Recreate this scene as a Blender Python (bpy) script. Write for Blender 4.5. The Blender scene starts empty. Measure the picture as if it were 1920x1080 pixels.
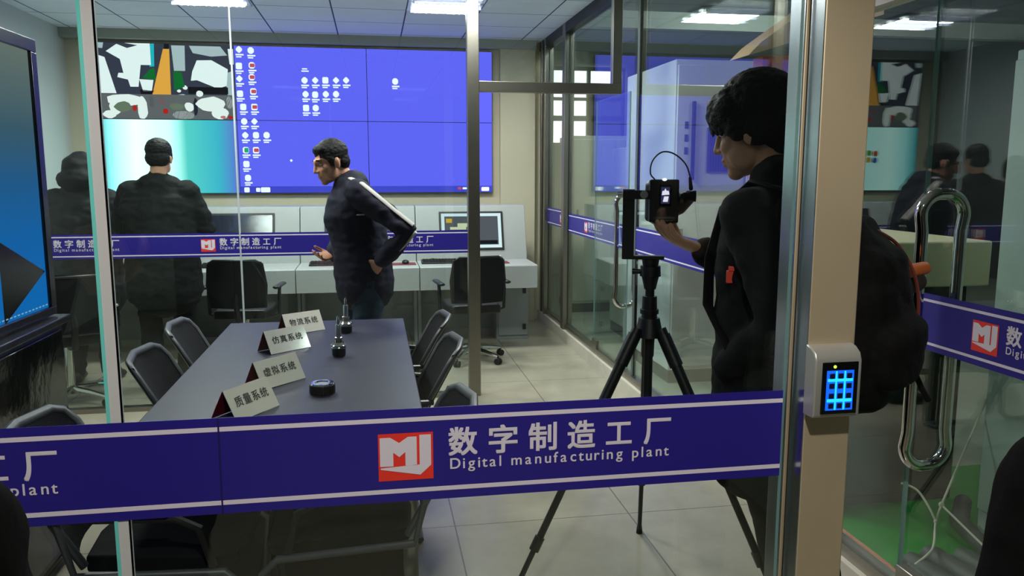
import bpy, bmesh, math, random
from mathutils import Vector, Matrix, noise
random.seed(7)
PI = math.pi
R = math.radians
V = Vector
scene = bpy.context.scene
COL = scene.collection

# ------------------------------------------------------------------ camera, world, exposure
H, FPX, YAW, PITCH = 1.55, 1500.0, R(9.8), math.atan(216 / 1500.0)
cam_d = bpy.data.cameras.new('camera'); cam = bpy.data.objects.new('camera', cam_d); COL.objects.link(cam)
cam.location = (0, 0, H)
cam.rotation_euler = (PI / 2 - PITCH, 0, -YAW)
cam_d.sensor_width = 36.0; cam_d.lens = 36.0 * FPX / 1920.0
cam_d.clip_start = 0.05
scene.camera = cam
scene.view_settings.view_transform = 'Standard'
scene.view_settings.look = 'None'
scene.view_settings.exposure = 0.0
scene.view_settings.gamma = 1.0
scene.view_settings.use_curve_mapping = False
w = bpy.data.worlds.new('world'); scene.world = w; w.use_nodes = True
bg = w.node_tree.nodes['Background']
bg.inputs[0].default_value = (0.55, 0.65, 0.75, 1); bg.inputs[1].default_value = 0.06
TROFFER_W = 64.0
HALL_W = 60.0
CORRIDOR_W = 185.0

# ------------------------------------------------------------------ materials
MATS = {}
def S(r, g, b):
    f = lambda c: (c / 255 / 12.92) if c / 255 <= 0.04045 else ((c / 255 + 0.055) / 1.055) ** 2.4
    return (f(r), f(g), f(b), 1.0)

def mat(name, color=(.5, .5, .5, 1), rough=.5, metal=0.0, emit=None, strength=0.0, var=0.0, vscale=8.0, bump=0.0, bscale=60.0, spec=.5, coat=0.0, aniso=0.0):
    if name in MATS: return MATS[name]
    m = bpy.data.materials.new(name); m.use_nodes = True
    nt = m.node_tree; p = nt.nodes['Principled BSDF']
    p.inputs['Base Color'].default_value = color
    p.inputs['Roughness'].default_value = rough
    p.inputs['Metallic'].default_value = metal
    p.inputs['Specular IOR Level'].default_value = spec
    p.inputs['Coat Weight'].default_value = coat
    if aniso: p.inputs['Anisotropic'].default_value = aniso
    if emit:
        p.inputs['Emission Color'].default_value = emit
        p.inputs['Emission Strength'].default_value = strength
    if var or bump:
        tc = nt.nodes.new('ShaderNodeTexCoord')
    if var:
        n = nt.nodes.new('ShaderNodeTexNoise'); n.inputs['Scale'].default_value = vscale; n.inputs['Detail'].default_value = 5
        nt.links.new(tc.outputs['Object'], n.inputs['Vector'])
        cr = nt.nodes.new('ShaderNodeValToRGB')
        a, b = 1 - var, 1 + var
        cr.color_ramp.elements[0].position = .3; cr.color_ramp.elements[1].position = .7
        cr.color_ramp.elements[0].color = (color[0] * a, color[1] * a, color[2] * a, 1)
        cr.color_ramp.elements[1].color = (min(1, color[0] * b), min(1, color[1] * b), min(1, color[2] * b), 1)
        nt.links.new(n.outputs['Fac'], cr.inputs['Fac']); nt.links.new(cr.outputs['Color'], p.inputs['Base Color'])
    if bump:
        n2 = nt.nodes.new('ShaderNodeTexNoise'); n2.inputs['Scale'].default_value = bscale; n2.inputs['Detail'].default_value = 3
        nt.links.new(tc.outputs['Object'], n2.inputs['Vector'])
        bp = nt.nodes.new('ShaderNodeBump'); bp.inputs['Strength'].default_value = bump; bp.inputs['Distance'].default_value = .01
        nt.links.new(n2.outputs['Fac'], bp.inputs['Height']); nt.links.new(bp.outputs['Normal'], p.inputs['Normal'])
    MATS[name] = m
    return m

def glass_mat(name, tint=(.93, .97, .96, 1)):
    """thin architectural glass: clear with a Fresnel mirror on both faces"""
    m = bpy.data.materials.new(name); m.use_nodes = True; nt = m.node_tree
    for n in list(nt.nodes): nt.nodes.remove(n)
    out = nt.nodes.new('ShaderNodeOutputMaterial'); mix = nt.nodes.new('ShaderNodeMixShader')
    tr = nt.nodes.new('ShaderNodeBsdfTransparent'); tr.inputs['Color'].default_value = tint
    gl = nt.nodes.new('ShaderNodeBsdfGlossy'); gl.inputs['Roughness'].default_value = 0.0
    gl.inputs['Color'].default_value = (.95, 1, .98, 1)
    fr = nt.nodes.new('ShaderNodeFresnel'); geo = nt.nodes.new('ShaderNodeNewGeometry')
    mp = nt.nodes.new('ShaderNodeMix'); mp.data_type = 'FLOAT'
    mp.inputs[2].default_value = 1.5; mp.inputs[3].default_value = 1 / 1.5
    nt.links.new(geo.outputs['Backfacing'], mp.inputs[0]); nt.links.new(mp.outputs[0], fr.inputs['IOR'])
    nt.links.new(fr.outputs['Fac'], mix.inputs['Fac'])
    nt.links.new(tr.outputs[0], mix.inputs[1]); nt.links.new(gl.outputs[0], mix.inputs[2])
    nt.links.new(mix.outputs[0], out.inputs['Surface'])
    MATS[name] = m
    return m

def emit_mat(name, color, strength):
    if name in MATS: return MATS[name]
    m = bpy.data.materials.new(name); m.use_nodes = True; nt = m.node_tree
    for n in list(nt.nodes): nt.nodes.remove(n)
    out = nt.nodes.new('ShaderNodeOutputMaterial'); e = nt.nodes.new('ShaderNodeEmission')
    e.inputs[0].default_value = color; e.inputs[1].default_value = strength
    nt.links.new(e.outputs[0], out.inputs[0]); MATS[name] = m
    return m

def screen_ramp(name, axis, lo, hi, stops, strength, noise_amt=0.0):
    """a lit screen whose displayed picture runs through colour stops along one object axis"""
    m = bpy.data.materials.new(name); m.use_nodes = True; nt = m.node_tree
    for n in list(nt.nodes): nt.nodes.remove(n)
    out = nt.nodes.new('ShaderNodeOutputMaterial'); e = nt.nodes.new('ShaderNodeEmission')
    tc = nt.nodes.new('ShaderNodeTexCoord'); sep = nt.nodes.new('ShaderNodeSeparateXYZ')
    mr = nt.nodes.new('ShaderNodeMapRange'); mr.inputs[1].default_value = lo; mr.inputs[2].default_value = hi
    cr = nt.nodes.new('ShaderNodeValToRGB')
    els = cr.color_ramp.elements
    while len(els) < len(stops): els.new(.5)
    for el, (p, c) in zip(els, stops): el.position = p; el.color = c
    nt.links.new(tc.outputs['Object'], sep.inputs[0]); nt.links.new(sep.outputs['XYZ'.index(axis)], mr.inputs[0])
    nt.links.new(mr.outputs[0], cr.inputs[0]); nt.links.new(cr.outputs[0], e.inputs[0])
    e.inputs[1].default_value = strength
    nt.links.new(e.outputs[0], out.inputs[0]); MATS[name] = m
    return m

def tile_mat(name, base, joint, sx, sy, ox, oy, gap, rough, var=.12, axes='XY', bump=0.0, speckle=0.0):
    """square tiles with thin joints, laid out in world metres"""
    m = bpy.data.materials.new(name); m.use_nodes = True; nt = m.node_tree; p = nt.nodes['Principled BSDF']
    p.inputs['Roughness'].default_value = rough
    tc = nt.nodes.new('ShaderNodeNewGeometry'); sep = nt.nodes.new('ShaderNodeSeparateXYZ')
    nt.links.new(tc.outputs['Position'], sep.inputs[0])
    def line(o, off, size):
        a = nt.nodes.new('ShaderNodeMath'); a.operation = 'SUBTRACT'; nt.links.new(o, a.inputs[0]); a.inputs[1].default_value = off
        b = nt.nodes.new('ShaderNodeMath'); b.operation = 'FLOORED_MODULO'; nt.links.new(a.outputs[0], b.inputs[0]); b.inputs[1].default_value = size
        c = nt.nodes.new('ShaderNodeMath'); c.operation = 'LESS_THAN'; nt.links.new(b.outputs[0], c.inputs[0]); c.inputs[1].default_value = gap
        return c
    lx = line(sep.outputs['XYZ'.index(axes[0])], ox, sx); ly = line(sep.outputs['XYZ'.index(axes[1])], oy, sy)
    mx = nt.nodes.new('ShaderNodeMath'); mx.operation = 'MAXIMUM'
    nt.links.new(lx.outputs[0], mx.inputs[0]); nt.links.new(ly.outputs[0], mx.inputs[1])
    n = nt.nodes.new('ShaderNodeTexNoise'); n.inputs['Scale'].default_value = 5.0; n.inputs['Detail'].default_value = 8; n.inputs['Roughness'].default_value = .65
    nt.links.new(tc.outputs['Position'], n.inputs['Vector'])
    cr = nt.nodes.new('ShaderNodeValToRGB')
    cr.color_ramp.elements[0].position = .25; cr.color_ramp.elements[1].position = .75
    cr.color_ramp.elements[0].color = tuple(c * (1 - var) for c in base[:3]) + (1,)
    cr.color_ramp.elements[1].color = tuple(min(1, c * (1 + var)) for c in base[:3]) + (1,)
    nt.links.new(n.outputs['Fac'], cr.inputs[0])
    mc = nt.nodes.new('ShaderNodeMix'); mc.data_type = 'RGBA'
    nt.links.new(mx.outputs[0], mc.inputs[0]); nt.links.new(cr.outputs[0], mc.inputs[6]); mc.inputs[7].default_value = joint
    nt.links.new(mc.outputs[2], p.inputs['Base Color'])
    MATS[name] = m
    return m

GLASS = glass_mat('clear_glass')
GEDGE = mat('glass_edge', S(118, 152, 150), .15)
TEAL = mat('glass_edge_teal', S(110, 205, 200), .15)
STEEL = mat('brushed_steel', S(150, 146, 136), .32, 1.0, var=.08, vscale=3)
POSTM = mat('post_steel', S(216, 200, 170), .45, .62, var=.06, vscale=4)
CHROME = mat('chrome', S(205, 205, 200), .08, 1.0)
DARKMETAL = mat('dark_metal', S(22, 23, 26), .45, .3)
BLACKP = mat('black_plastic', S(14, 14, 16), .4, bump=.05, bscale=200)
RUBBER = mat('black_rubber', S(10, 10, 11), .75)
WHITEP = mat('white_panel', S(158, 160, 160), .45, var=.02)
GREYP = mat('grey_panel', S(136, 140, 143), .5, var=.03)
WALL = mat('wall_paint', S(196, 200, 196), .85, var=.03, vscale=2, bump=.05, bscale=120)
WALLB = mat('wall_beige', S(200, 192, 168), .85, var=.03, vscale=2, bump=.05, bscale=120)
CORR = mat('corridor_paint', S(120, 122, 122), .9)
FLOORM = tile_mat('floor_tiles', S(152, 147, 131), S(104, 99, 86), .8, .8, .32, .15, .006, .22, .13)
CEILM = tile_mat('ceiling_tiles', S(226, 231, 238), S(60, 64, 110), .6, .6, .3, .26, .012, .9, .04)
DECALB = mat('decal_blue', S(37, 29, 131), .4)
DECALW = mat('decal_white', S(212, 208, 222), .45)
DECALR = mat('decal_red', S(226, 52, 40), .45)
SKIN = mat('skin', S(196, 148, 120), .55, var=.06, vscale=30)
SKIN2 = mat('skin_shade', S(188, 138, 112), .55, var=.06, vscale=30)
HAIR = mat('black_hair', S(13, 12, 13), .6, var=.4, vscale=60, bump=.4, bscale=160, spec=.2)
COAT = mat('black_coat', S(10, 12, 14), .9, spec=.2, var=.25, vscale=14, bump=.25, bscale=40)
NAVY = mat('navy_jacket', S(17, 19, 38), .8, spec=.25, var=.2, vscale=12, bump=.2, bscale=40)
DENIM = mat('dark_denim', S(36, 54, 70), .9, spec=.2, var=.2, vscale=20)
STRIPE = mat('pale_stripe', S(168, 163, 160), .8)
PUFF = mat('charcoal_puffer', S(12, 14, 18), .75, spec=.25, var=.25, vscale=14, bump=.3, bscale=25)
OLIVE = mat('dark_grey_jacket', S(14, 17, 19), .85, spec=.2, var=.25, vscale=12, bump=.3, bscale=40)
TROUS = mat('black_trousers', S(9, 10, 12), .9, spec=.2, var=.2, vscale=14)
EYEW = mat('eye_dark', S(20, 16, 14), .2)

# ------------------------------------------------------------------ mesh builder
class MB:
    def __init__(s): s.bm = bmesh.new(); s.mi = 0
    def _tag(s, faces):
        for f in faces: f.material_index = s.mi
    def box(s, c, d, rz=0.0, rx=0.0, ry=0.0, mi=None):
        M = Matrix.Translation(c) @ Matrix.Rotation(rz, 4, 'Z') @ Matrix.Rotation(ry, 4, 'Y') @ Matrix.Rotation(rx, 4, 'X') @ Matrix.Diagonal((d[0], d[1], d[2], 1))
        r = bmesh.ops.create_cube(s.bm, size=1.0, matrix=M)
        fs = {f for v in r['verts'] for f in v.link_faces}
        for f in fs: f.material_index = s.mi if mi is None else mi
        return s
    def span(s, a, b, mi=None):
        return s.box([(a[i] + b[i]) / 2 for i in range(3)], [abs(b[i] - a[i]) for i in range(3)], mi=mi)
    def cone(s, p0, p1, r0, r1=None, n=20):
        r1 = r0 if r1 is None else r1
        p0, p1 = V(p0), V(p1); d = p1 - p0
        q = d.to_track_quat('Z', 'Y').to_matrix().to_4x4()
        M = Matrix.Translation((p0 + p1) / 2) @ q
        r = bmesh.ops.create_cone(s.bm, cap_ends=True, segments=n, radius1=r0, radius2=r1, depth=d.length, matrix=M)
        s._tag({f for v in r['verts'] for f in v.link_faces}); return s
    def ell(s, c, r, M=None, u=20, v=12):
        T = Matrix.Translation(c) @ (M.to_4x4() if M else Matrix.Identity(4)) @ Matrix.Diagonal((r[0], r[1], r[2], 1))
        q = bmesh.ops.create_uvsphere(s.bm, u_segments=u, v_segments=v, radius=1.0, matrix=T)
        s._tag({f for w_ in q['verts'] for f in w_.link_faces}); return s
    def rings(s, rings, caps=True, closed=False):
        vs = [[s.bm.verts.new(p) for p in ring] for ring in rings]
        n = len(vs[0]); fs = []
        for a, b in list(zip(vs, vs[1:])) + ([(vs[-1], vs[0])] if closed else []):
            for i in range(n): fs.append(s.bm.faces.new((a[i], a[(i + 1) % n], b[(i + 1) % n], b[i])))
        if caps and not closed:
            fs.append(s.bm.faces.new(list(reversed(vs[0])))); fs.append(s.bm.faces.new(vs[-1]))
        s._tag(fs); return s
    def tube(s, pts, r, n=10, side=None, closed=False):
        """sweep a circle (or per-point radius / (ra, rb) pair) along points"""
        pts = [V(p) for p in pts]; N = len(pts); rings = []
        ref = V(side) if side else None; prev = None
        for i, p in enumerate(pts):
            if closed: t = (pts[(i + 1) % N] - pts[i - 1]).normalized()
            else: t = (pts[min(i + 1, N - 1)] - pts[max(i - 1, 0)]).normalized()
            if ref is not None: a = ref - t * ref.dot(t)
            elif prev is not None: a = prev - t * prev.dot(t)
            else:
                a = t.cross(V((0, 0, 1)))
                if a.length < .1: a = t.cross(V((1, 0, 0)))
            if a.length < 1e-5: a = t.orthogonal()
            a.normalize(); b = t.cross(a); prev = a
            q = r[i] if isinstance(r, (list, tuple)) else r
            ra, rb = q if isinstance(q, (list, tuple)) else (q, q)
            rings.append([p + a * ra * math.cos(2 * PI * k / n) + b * rb * math.sin(2 * PI * k / n) for k in range(n)])
        return s.rings(rings, closed=closed)
    def limb(s, pts, rad, side=None, n=14):
        """tube with rounded ends"""
        pts = [V(p) for p in pts]; rad = [q if isinstance(q, (list, tuple)) else (q, q) for q in rad]
        t0 = (pts[0] - pts[1]).normalized(); t1 = (pts[-1] - pts[-2]).normalized()
        P, Q = [], []
        for k in (.98, .75, .4):
            m = min(rad[0]); c = math.sqrt(1 - k * k); P.append(pts[0] + t0 * m * k); Q.append((rad[0][0] * c, rad[0][1] * c))
        P += pts; Q += rad
        for k in (.4, .75, .98):
            m = min(rad[-1]); c = math.sqrt(1 - k * k); P.append(pts[-1] + t1 * m * k); Q.append((rad[-1][0] * c, rad[-1][1] * c))
        return s.tube(P, Q, n=n, side=side)
    def lathe(s, c, prof, n=28):
        """profile of (radius, height) turned about the vertical axis"""
        c = V(c)
        return s.rings([[c + V((max(r, 1e-4) * math.cos(2 * PI * k / n), max(r, 1e-4) * math.sin(2 * PI * k / n), z)) for k in range(n)] for r, z in prof])
    def prism(s, poly, fn, d0, d1):
        """extrude polygon: fn(a, b, d) -> point"""
        s.rings([[fn(a, b, d0) for a, b in poly], [fn(a, b, d1) for a, b in poly]]); return s
    def xform(s, M): bmesh.ops.transform(s.bm, matrix=M, verts=s.bm.verts[:]); return s

ROOTM = {}
def setp(o, label=None, cat=None, group=None, kind=None):
    if label: o['label'] = label
    if cat: o['category'] = cat
    if group: o['group'] = group
    if kind: o['kind'] = kind
    return o

def link(name, me, mats, parent=None):
    o = bpy.data.objects.new(name, me); COL.objects.link(o)
    for m in (mats if isinstance(mats, (list, tuple)) else [mats]): me.materials.append(m)
    if parent is not None:
        o.parent = parent
    return o

def obj(name, mb, mats, parent=None, bevel=0.0, smooth=True, origin=None, seg=2, world=False):
    """one mesh object; with world=True the builder holds world points and parent has a placed root"""
    bm = mb.bm
    if world and parent is not None: mb.xform(root_matrix(parent).inverted())
    if origin is not None: mb.xform(Matrix.Translation(-V(origin)))
    bmesh.ops.recalc_face_normals(bm, faces=bm.faces[:])
    me = bpy.data.meshes.new(name); bm.to_mesh(me); bm.free()
    if smooth:
        for p in me.polygons: p.use_smooth = True
        me.set_sharp_from_angle(angle=R(38))
    o = link(name, me, mats, parent)
    if origin is not None: o.location = origin
    if bevel:
        b = o.modifiers.new('bevel', 'BEVEL'); b.width = bevel; b.segments = seg; b.limit_method = 'ANGLE'; b.angle_limit = R(40)
    return o

def root_matrix(o):
    while o.parent is not None: o = o.parent
    return Matrix.Translation(o.location) @ o.rotation_euler.to_matrix().to_4x4()

def thing(name, label, cat, loc=(0, 0, 0), rz=0.0, group=None):
    e = bpy.data.objects.new(name, None); COL.objects.link(e)
    e.location = loc; e.rotation_euler = (0, 0, rz); e.empty_display_size = .1
    return setp(e, label, cat, group)

def struct(name, mb, m, parent=None, label=None, **k):
    o = obj(name, mb, m, parent, **k); o['kind'] = 'structure'
    if label: o['label'] = label
    return o

def dup(root, loc=None, rz=None, label=None, group=None):
    def cp(o, par):
        c = o.copy(); COL.objects.link(c)
        if par is not None: c.parent = par
        for ch in list(o.children): cp(ch, c)
        return c
    r = cp(root, None)
    if loc is not None: r.location = loc
    if rz is not None: r.rotation_euler = (0, 0, rz)
    if label: r['label'] = label
    if group: r['group'] = group
    return r

def spline(pts, k=6):
    P = [V(p) for p in pts]; P = [P[0] * 2 - P[1]] + P + [P[-1] * 2 - P[-2]]; out = []
    for i in range(1, len(P) - 2):
        a, b, c, d = P[i - 1:i + 3]
        for j in range(k):
            t = j / k; out.append(.5 * (2 * b + (c - a) * t + (2 * a - 5 * b + 4 * c - d) * t * t + (3 * b - a - 3 * c + d) * t ** 3))
    return out + [P[-2]]

def arc(c, u, v, r, a0, a1, n):
    c, u, v = V(c), V(u), V(v)
    return [c + u * r * math.cos(a0 + (a1 - a0) * k / n) + v * r * math.sin(a0 + (a1 - a0) * k / n) for k in range(n + 1)]

_text_cache = {}
def text_geo(body, bold=0.0):
    key = (body, bold)
    if key in _text_cache: return _text_cache[key]
    cu = bpy.data.curves.new('lettering', 'FONT'); cu.body = body; cu.size = 1.0; cu.offset = bold; cu.resolution_u = 6; cu.space_character = 1.0
    o = bpy.data.objects.new('lettering', cu); COL.objects.link(o)
    bpy.context.view_layer.update()
    dg = bpy.context.evaluated_depsgraph_get()
    me = bpy.data.meshes.new_from_object(o.evaluated_get(dg))
    vs = [tuple(v.co) for v in me.vertices]; fs = [tuple(p.vertices) for p in me.polygons]
    bpy.data.objects.remove(o); bpy.data.curves.remove(cu); bpy.data.meshes.remove(me)
    _text_cache[key] = (vs, fs)
    return vs, fs

def put_text(mb, body, O, u, v, x0, x1, y0, y1, bold=0.0, fit_y=None):
    """letter shapes laid flat at O + u*x + v*y, fitted into the rectangle"""
    vs, fs = text_geo(body)
    if not vs: return
    xs = [p[0] for p in vs]; ys = [p[1] for p in vs]
    ax, bx, ay, by = min(xs), max(xs), min(ys), max(ys)
    sx = (x1 - x0) / max(bx - ax, 1e-6)
    if fit_y: ay, by = fit_y
    sy = (y1 - y0) / max(by - ay, 1e-6)
    nn = u.cross(v)
    for k, (dx, dy) in enumerate(((-1, -1), (1, -1), (1, 1), (-1, 1), (0, 0)) if bold else ((0, 0),)):
        dx *= bold * sx; dy *= bold * sy
        bv = [mb.bm.verts.new(O + nn * (.00012 * k) + u * (x0 + dx + (p[0] - ax) * sx) + v * (y0 + dy + (p[1] - ay) * sy)) for p in vs]
        for f in fs:
            try:
                nf = mb.bm.faces.new([bv[i] for i in f]); nf.material_index = mb.mi
            except ValueError: pass

def flat(mb, poly, O, u, v, n, off):
    vs = [mb.bm.verts.new(O + u * a + v * b + n * off) for a, b in poly]
    f = mb.bm.faces.new(vs); f.material_index = mb.mi

CHARS = '数字制造工厂'
def decal_band(label, O, u, n, x0, x1, zc, hgt, logos, scale=1.0, group='blue safety bands on the glass'):
    """printed film on a glass pane: O + u*x along the pane, n towards the reader"""
    v = V((0, 0, 1)); O = V(O); u = V(u); n = V(n)
    t = thing('decal_band', label, 'window decal', O + u * (x0 + x1) / 2 + v * zc, 0, group)
    m = MB()
    def bx(mb, a, b, c, d, o0, o1):
        mb.rings([[O + u * p + v * q + n * o for p, q in ((a, c), (b, c), (b, d), (a, d))] for o in (o0, o1)])
    bx(m, x0, x1, zc - hgt / 2, zc + hgt / 2, 0, .0008); obj('film', m, DECALB, t, smooth=False, world=True)
    for sgn in (1, -1):
        m = MB(); zz = zc + sgn * .069 * scale
        bx(m, x0, x1, zz - .0042 * scale, zz + .0042 * scale, .0008, .0012); obj('stripe', m, DECALW, t, smooth=False, world=True)
    for lx in logos:
        s_ = scale; on = n * .0014
        def P(poly): return [(lx + a * .102 * s_, zc - .048 * s_ + (1 - b) * .0915 * s_) for a, b in poly]
        vis = lambda a, b: (a > x0 - 1e-3 and b < x1 + 1e-3)
        if vis(lx, lx + .1 * s_):
            m = MB(); flat(m, P([(0, 0), (1, 0), (1, 1), (0, 1)]), O, u, v, n, .0014)
            lg = obj('logo', m, DECALR, t, smooth=False, world=True)
            m = MB()
            flat(m, P([(.03, .08), (.22, .08), (.38, .2), (.38, .5), (.27, .4), (.27, .69), (.03, .69)]), O, u, v, n, .002)
            flat(m, P([(.38, .2), (.54, .08), (.7, .08), (.7, .69), (.49, .69), (.49, .4), (.38, .5)]), O, u, v, n, .002)
            flat(m, P([(.75, .05), (.96, .05), (.96, .7), (.76, .9), (.04, .75), (.04, .72), (.75, .68)]), O, u, v, n, .002)
            obj('logo_letters', m, DECALW, lg, smooth=False, world=True)
        m = MB(); any_ = False
        for k, ch in enumerate(CHARS):
            a = lx + (.132 + .0770 * k) * s_
            if vis(a, a + .053 * s_):
                hh = .053 * s_; zb = zc - .005 * s_ 
                if ch in '工': put_text(m, ch, O + n * .0016, u, v, a, a + .05 * s_, zb + .004 * s_, zb + .046 * s_, .022)
                elif ch in '厂': put_text(m, ch, O + n * .0016, u, v, a, a + .053 * s_, zb, zb + .05 * s_, .022)
                else: put_text(m, ch, O + n * .0016, u, v, a, a + .053 * s_, zb, zb + .054 * s_, .022)
                any_ = True
        if any_: obj('chinese_lettering', m, DECALW, t, smooth=False, world=True)
        m = MB(); any_ = False
        word = 'Digital manufacturing plant'
        # letters set one by one with wide tracking
        adv = {'i': .45, 'l': .45, 't': .55, 'f': .55, 'r': .62, ' ': .62, 'm': 1.25, 'D': 1.08}
        tot = sum(adv.get(c, .9) for c in word); X = lx + .132 * s_; W = .437 * s_
        for c in word:
            wd = adv.get(c, .9) * W / tot
            if c != ' ' and vis(X, X + wd):
                vs, fs = text_geo(c)
                cw = (max(p[0] for p in vs) - min(p[0] for p in vs)) * .030 * s_
                c0 = X + (wd - cw) / 2
                yb = zc - .0315 * s_
                y0 = yb + min(p[1] for p in vs) * .030 * s_; y1 = yb + max(p[1] for p in vs) * .030 * s_
                put_text(m, c, O + n * .0016, u, v, c0, c0 + cw, y0, y1, .012); any_ = True
            X += wd
        if any_: obj('english_lettering', m, DECALW, t, smooth=False, world=True)
    return t

# ------------------------------------------------------------------ room shell
XS, YG, YI, YW, ZC, XL = 1.76, 1.46, 5.45, 8.30, 2.87, -2.80
def slab(name, a, b, m, label=None, **k): return struct(name, MB().span(a, b), m, None, label, smooth=False, **k)
slab('floor', (XL, -3.5, -.1), (XS, YW, 0), FLOORM, 'polished beige tiled floor of the control room')
slab('floor_hall', (XS, -3.5, -.1), (9, 12, 0), mat('hall_floor', S(150, 158, 142), .4, var=.1, vscale=3), 'pale grey green floor of the hall beyond the glass')
slab('trim_22', (XS + .08, .2, 0), (4.6, 3.62, .004), mat('green_floor', S(34, 138, 46), .45, var=.12, vscale=3), 'bright green painted floor strip behind the side door')
slab('ceiling', (XL, -3.5, ZC), (XS, YW, ZC + .08), CEILM, 'grey tiled ceiling with thin blue joints')
slab('ceiling_hall', (XS, -3.5, 4.2), (9, 12, 4.3), mat('hall_ceiling', S(70, 78, 90), .9), 'dark high ceiling of the hall')
slab('wall_left', (XL - .12, -3.5, 0), (XL, YW + .12, ZC), WALL, 'plain pale grey wall on the left')
slab('wall_back', (XL, YW, 0), (XS + .06, YW + .12, ZC), WALLB, 'beige wall behind the video wall')
slab('wall_front', (XL, -3.62, 0), (9, -3.5, 4.2), CORR)
slab('trim_24', (7.0, 11.9, 0), (9, 12, 4.2), mat('hall_painted_gloom', S(70, 80, 82), .85))  # added sheet, the hall's darkness is painted into its colour
slab('wall_hall', (XS + .06, 12, 0), (9, 12.12, 4.2), mat('hall_wall', S(150, 158, 146), .85, var=.05, vscale=2), 'pale green grey end wall of the hall')
slab('wall_right', (9, -3.5, 0), (9.12, 12, 4.2), mat('hall_wall_dark', S(60, 68, 70), .85))
slab('wall_upper', (XS - .02, -3.5, ZC), (XS + .04, 12, 4.2), CORR)
slab('trim_1', (1.30, 8.22, 0), (1.66, YW, ZC), WALLB, 'beige corner pilaster beside the video wall')
slab('trim_2', (XL, 8.16, 2.785), (1.66, YW, ZC), mat('wall_beam', S(158, 160, 150), .85), 'grey beam above the video wall')
slab('baseboard_left', (XL, 1.6, 0), (XL + .012, YW, .1), mat('baseboard_grey', S(110, 110, 106), .5))

def pane(name, a, b, label, edges=True):
    """a sheet of glass; its cut vertical edges show green"""
    o = struct(name, MB().span(a, b), [GLASS, GEDGE], None, label, smooth=False)
    if edges:
        d = [abs(b[i] - a[i]) for i in range(3)]; ax = 0 if d[0] > d[1] else 1
        for p in o.data.polygons:
            if abs(p.normal[ax]) > .9: p.material_index = 1
    return o

# near glass wall
pane('window_1', (-.445, YG - .006, .03), (.812, YG + .006, ZC), 'large near glass pane carrying the logo band')
pane('window_2', (XL, YG - .006, .03), (-.463, YG + .006, ZC), 'near glass pane at the left edge of the picture')
m = MB(); m.span((-.463, YG - .006, 0), (-.445, YG + .012, ZC)); struct('trim_3', m, mat('joint_silicone', S(196, 197, 201), .4), label='pale sealed joint between the two near glass panes', smooth=False)
m = MB(); m.span((-.4685, YG - .0075, 0), (-.4625, YG + .0068, ZC)); struct('trim_4', m, TEAL, label='green cut edge of the left near pane', smooth=False)
slab('trim_5', (XL, YG - .03, 0), (.824, YG + .03, .03), STEEL, 'steel floor channel under the near glass')
slab('trim_6', (XL, YG - .03, ZC - .04), (.824, YG + .03, ZC), STEEL)
# steel corner post with a groove where the glass enters
m = MB(); m.span((.824, 1.40, 0), (.924, 1.452, ZC)); m.span((.830, 1.452, 0), (.920, 1.468, ZC), mi=1); m.span((.824, 1.468, 0), (.924, 1.53, ZC))
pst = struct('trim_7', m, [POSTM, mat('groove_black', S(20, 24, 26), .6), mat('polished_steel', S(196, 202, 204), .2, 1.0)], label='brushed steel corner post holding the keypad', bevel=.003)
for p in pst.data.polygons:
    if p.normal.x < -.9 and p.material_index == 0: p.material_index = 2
# inner glass wall behind the table
pane('window_3', (XL, YI - .005, .03), (-.865, YI + .005, ZC), 'inner glass pane at the left behind the table')
pane('window_4', (-.859, YI - .005, .03), (.634, YI + .005, ZC), 'inner glass pane behind the table up to the steel post')
slab('trim_8', (-.867, YI - .008, .03), (-.857, YI + .008, ZC), mat('joint_clear', S(176, 184, 190), .3), 'thin clear joint in the inner glass wall')
slab('trim_9', (.634, YI - .04, 0), (.714, YI + .04, ZC), STEEL, 'steel post of the inner glass wall', bevel=.004)
slab('trim_10', (.714, YI - .035, 2.085), (1.70, YI + .035, 2.155), STEEL, 'steel transom over the inner doorway', bevel=.003)
slab('trim_11', (1.635, YI - .03, 2.155), (1.70, YI + .03, ZC), STEEL, 'short bright mullion above the transom', bevel=.003)
pane('window_5', (.714, YI - .005, 2.155), (1.635, YI + .005, ZC), 'fanlight glass above the inner doorway', edges=False)
slab('trim_12', (XL, YI - .03, 0), (.634, YI + .03, .03), STEEL)
slab('trim_13', (XL, YI - .03, ZC - .03), (1.70, YI + .03, ZC), STEEL)
# side glass wall
CURB = mat('pale_stone', S(190, 186, 172), .4, var=.08, vscale=10)
slab('trim_14', (XS - .05, -.2, 0), (XS + .08, YW, .10), CURB, 'pale stone curb under the side glass wall')
slab('trim_15', (XS - .025, -.2, .10), (XS + .03, YW, .15), STEEL, 'steel base channel of the side glass wall')
slab('trim_16', (XS - .04, -.2, ZC - .09), (XS + .04, YW, ZC), DARKMETAL, 'dark head rail of the side glass wall')
slab('trim_17', (XS - .03, .4, 2.12), (XS + .04, 3.0, 2.18), mat('header_cream', S(206, 196, 184), .5), 'cream header rail over the side door')
for k, (y0, y1, nm) in enumerate(((2.335, 5.20, 'middle'), (5.24, 7.16, 'far'), (7.26, 8.0, 'last'))):
    pane('window_%d' % (6 + k), (XS - .006, y0, .15), (XS + .006, y1, ZC - .09), nm + ' pane of the side glass wall')
pane('window_9', (XS - .006, .62, 2.18), (XS + .006, 2.325, ZC - .09), 'upper pane above the side door', edges=False)
slab('trim_18', (XS - .045, 7.16, 0), (XS + .045, 7.26, ZC), STEEL, 'steel column in the far side glass wall', bevel=.004)
slab('trim_19', (XS - .045, 8.0, 0), (XS + .045, 8.07, ZC), STEEL, 'last steel column before the far corner', bevel=.004)
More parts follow.
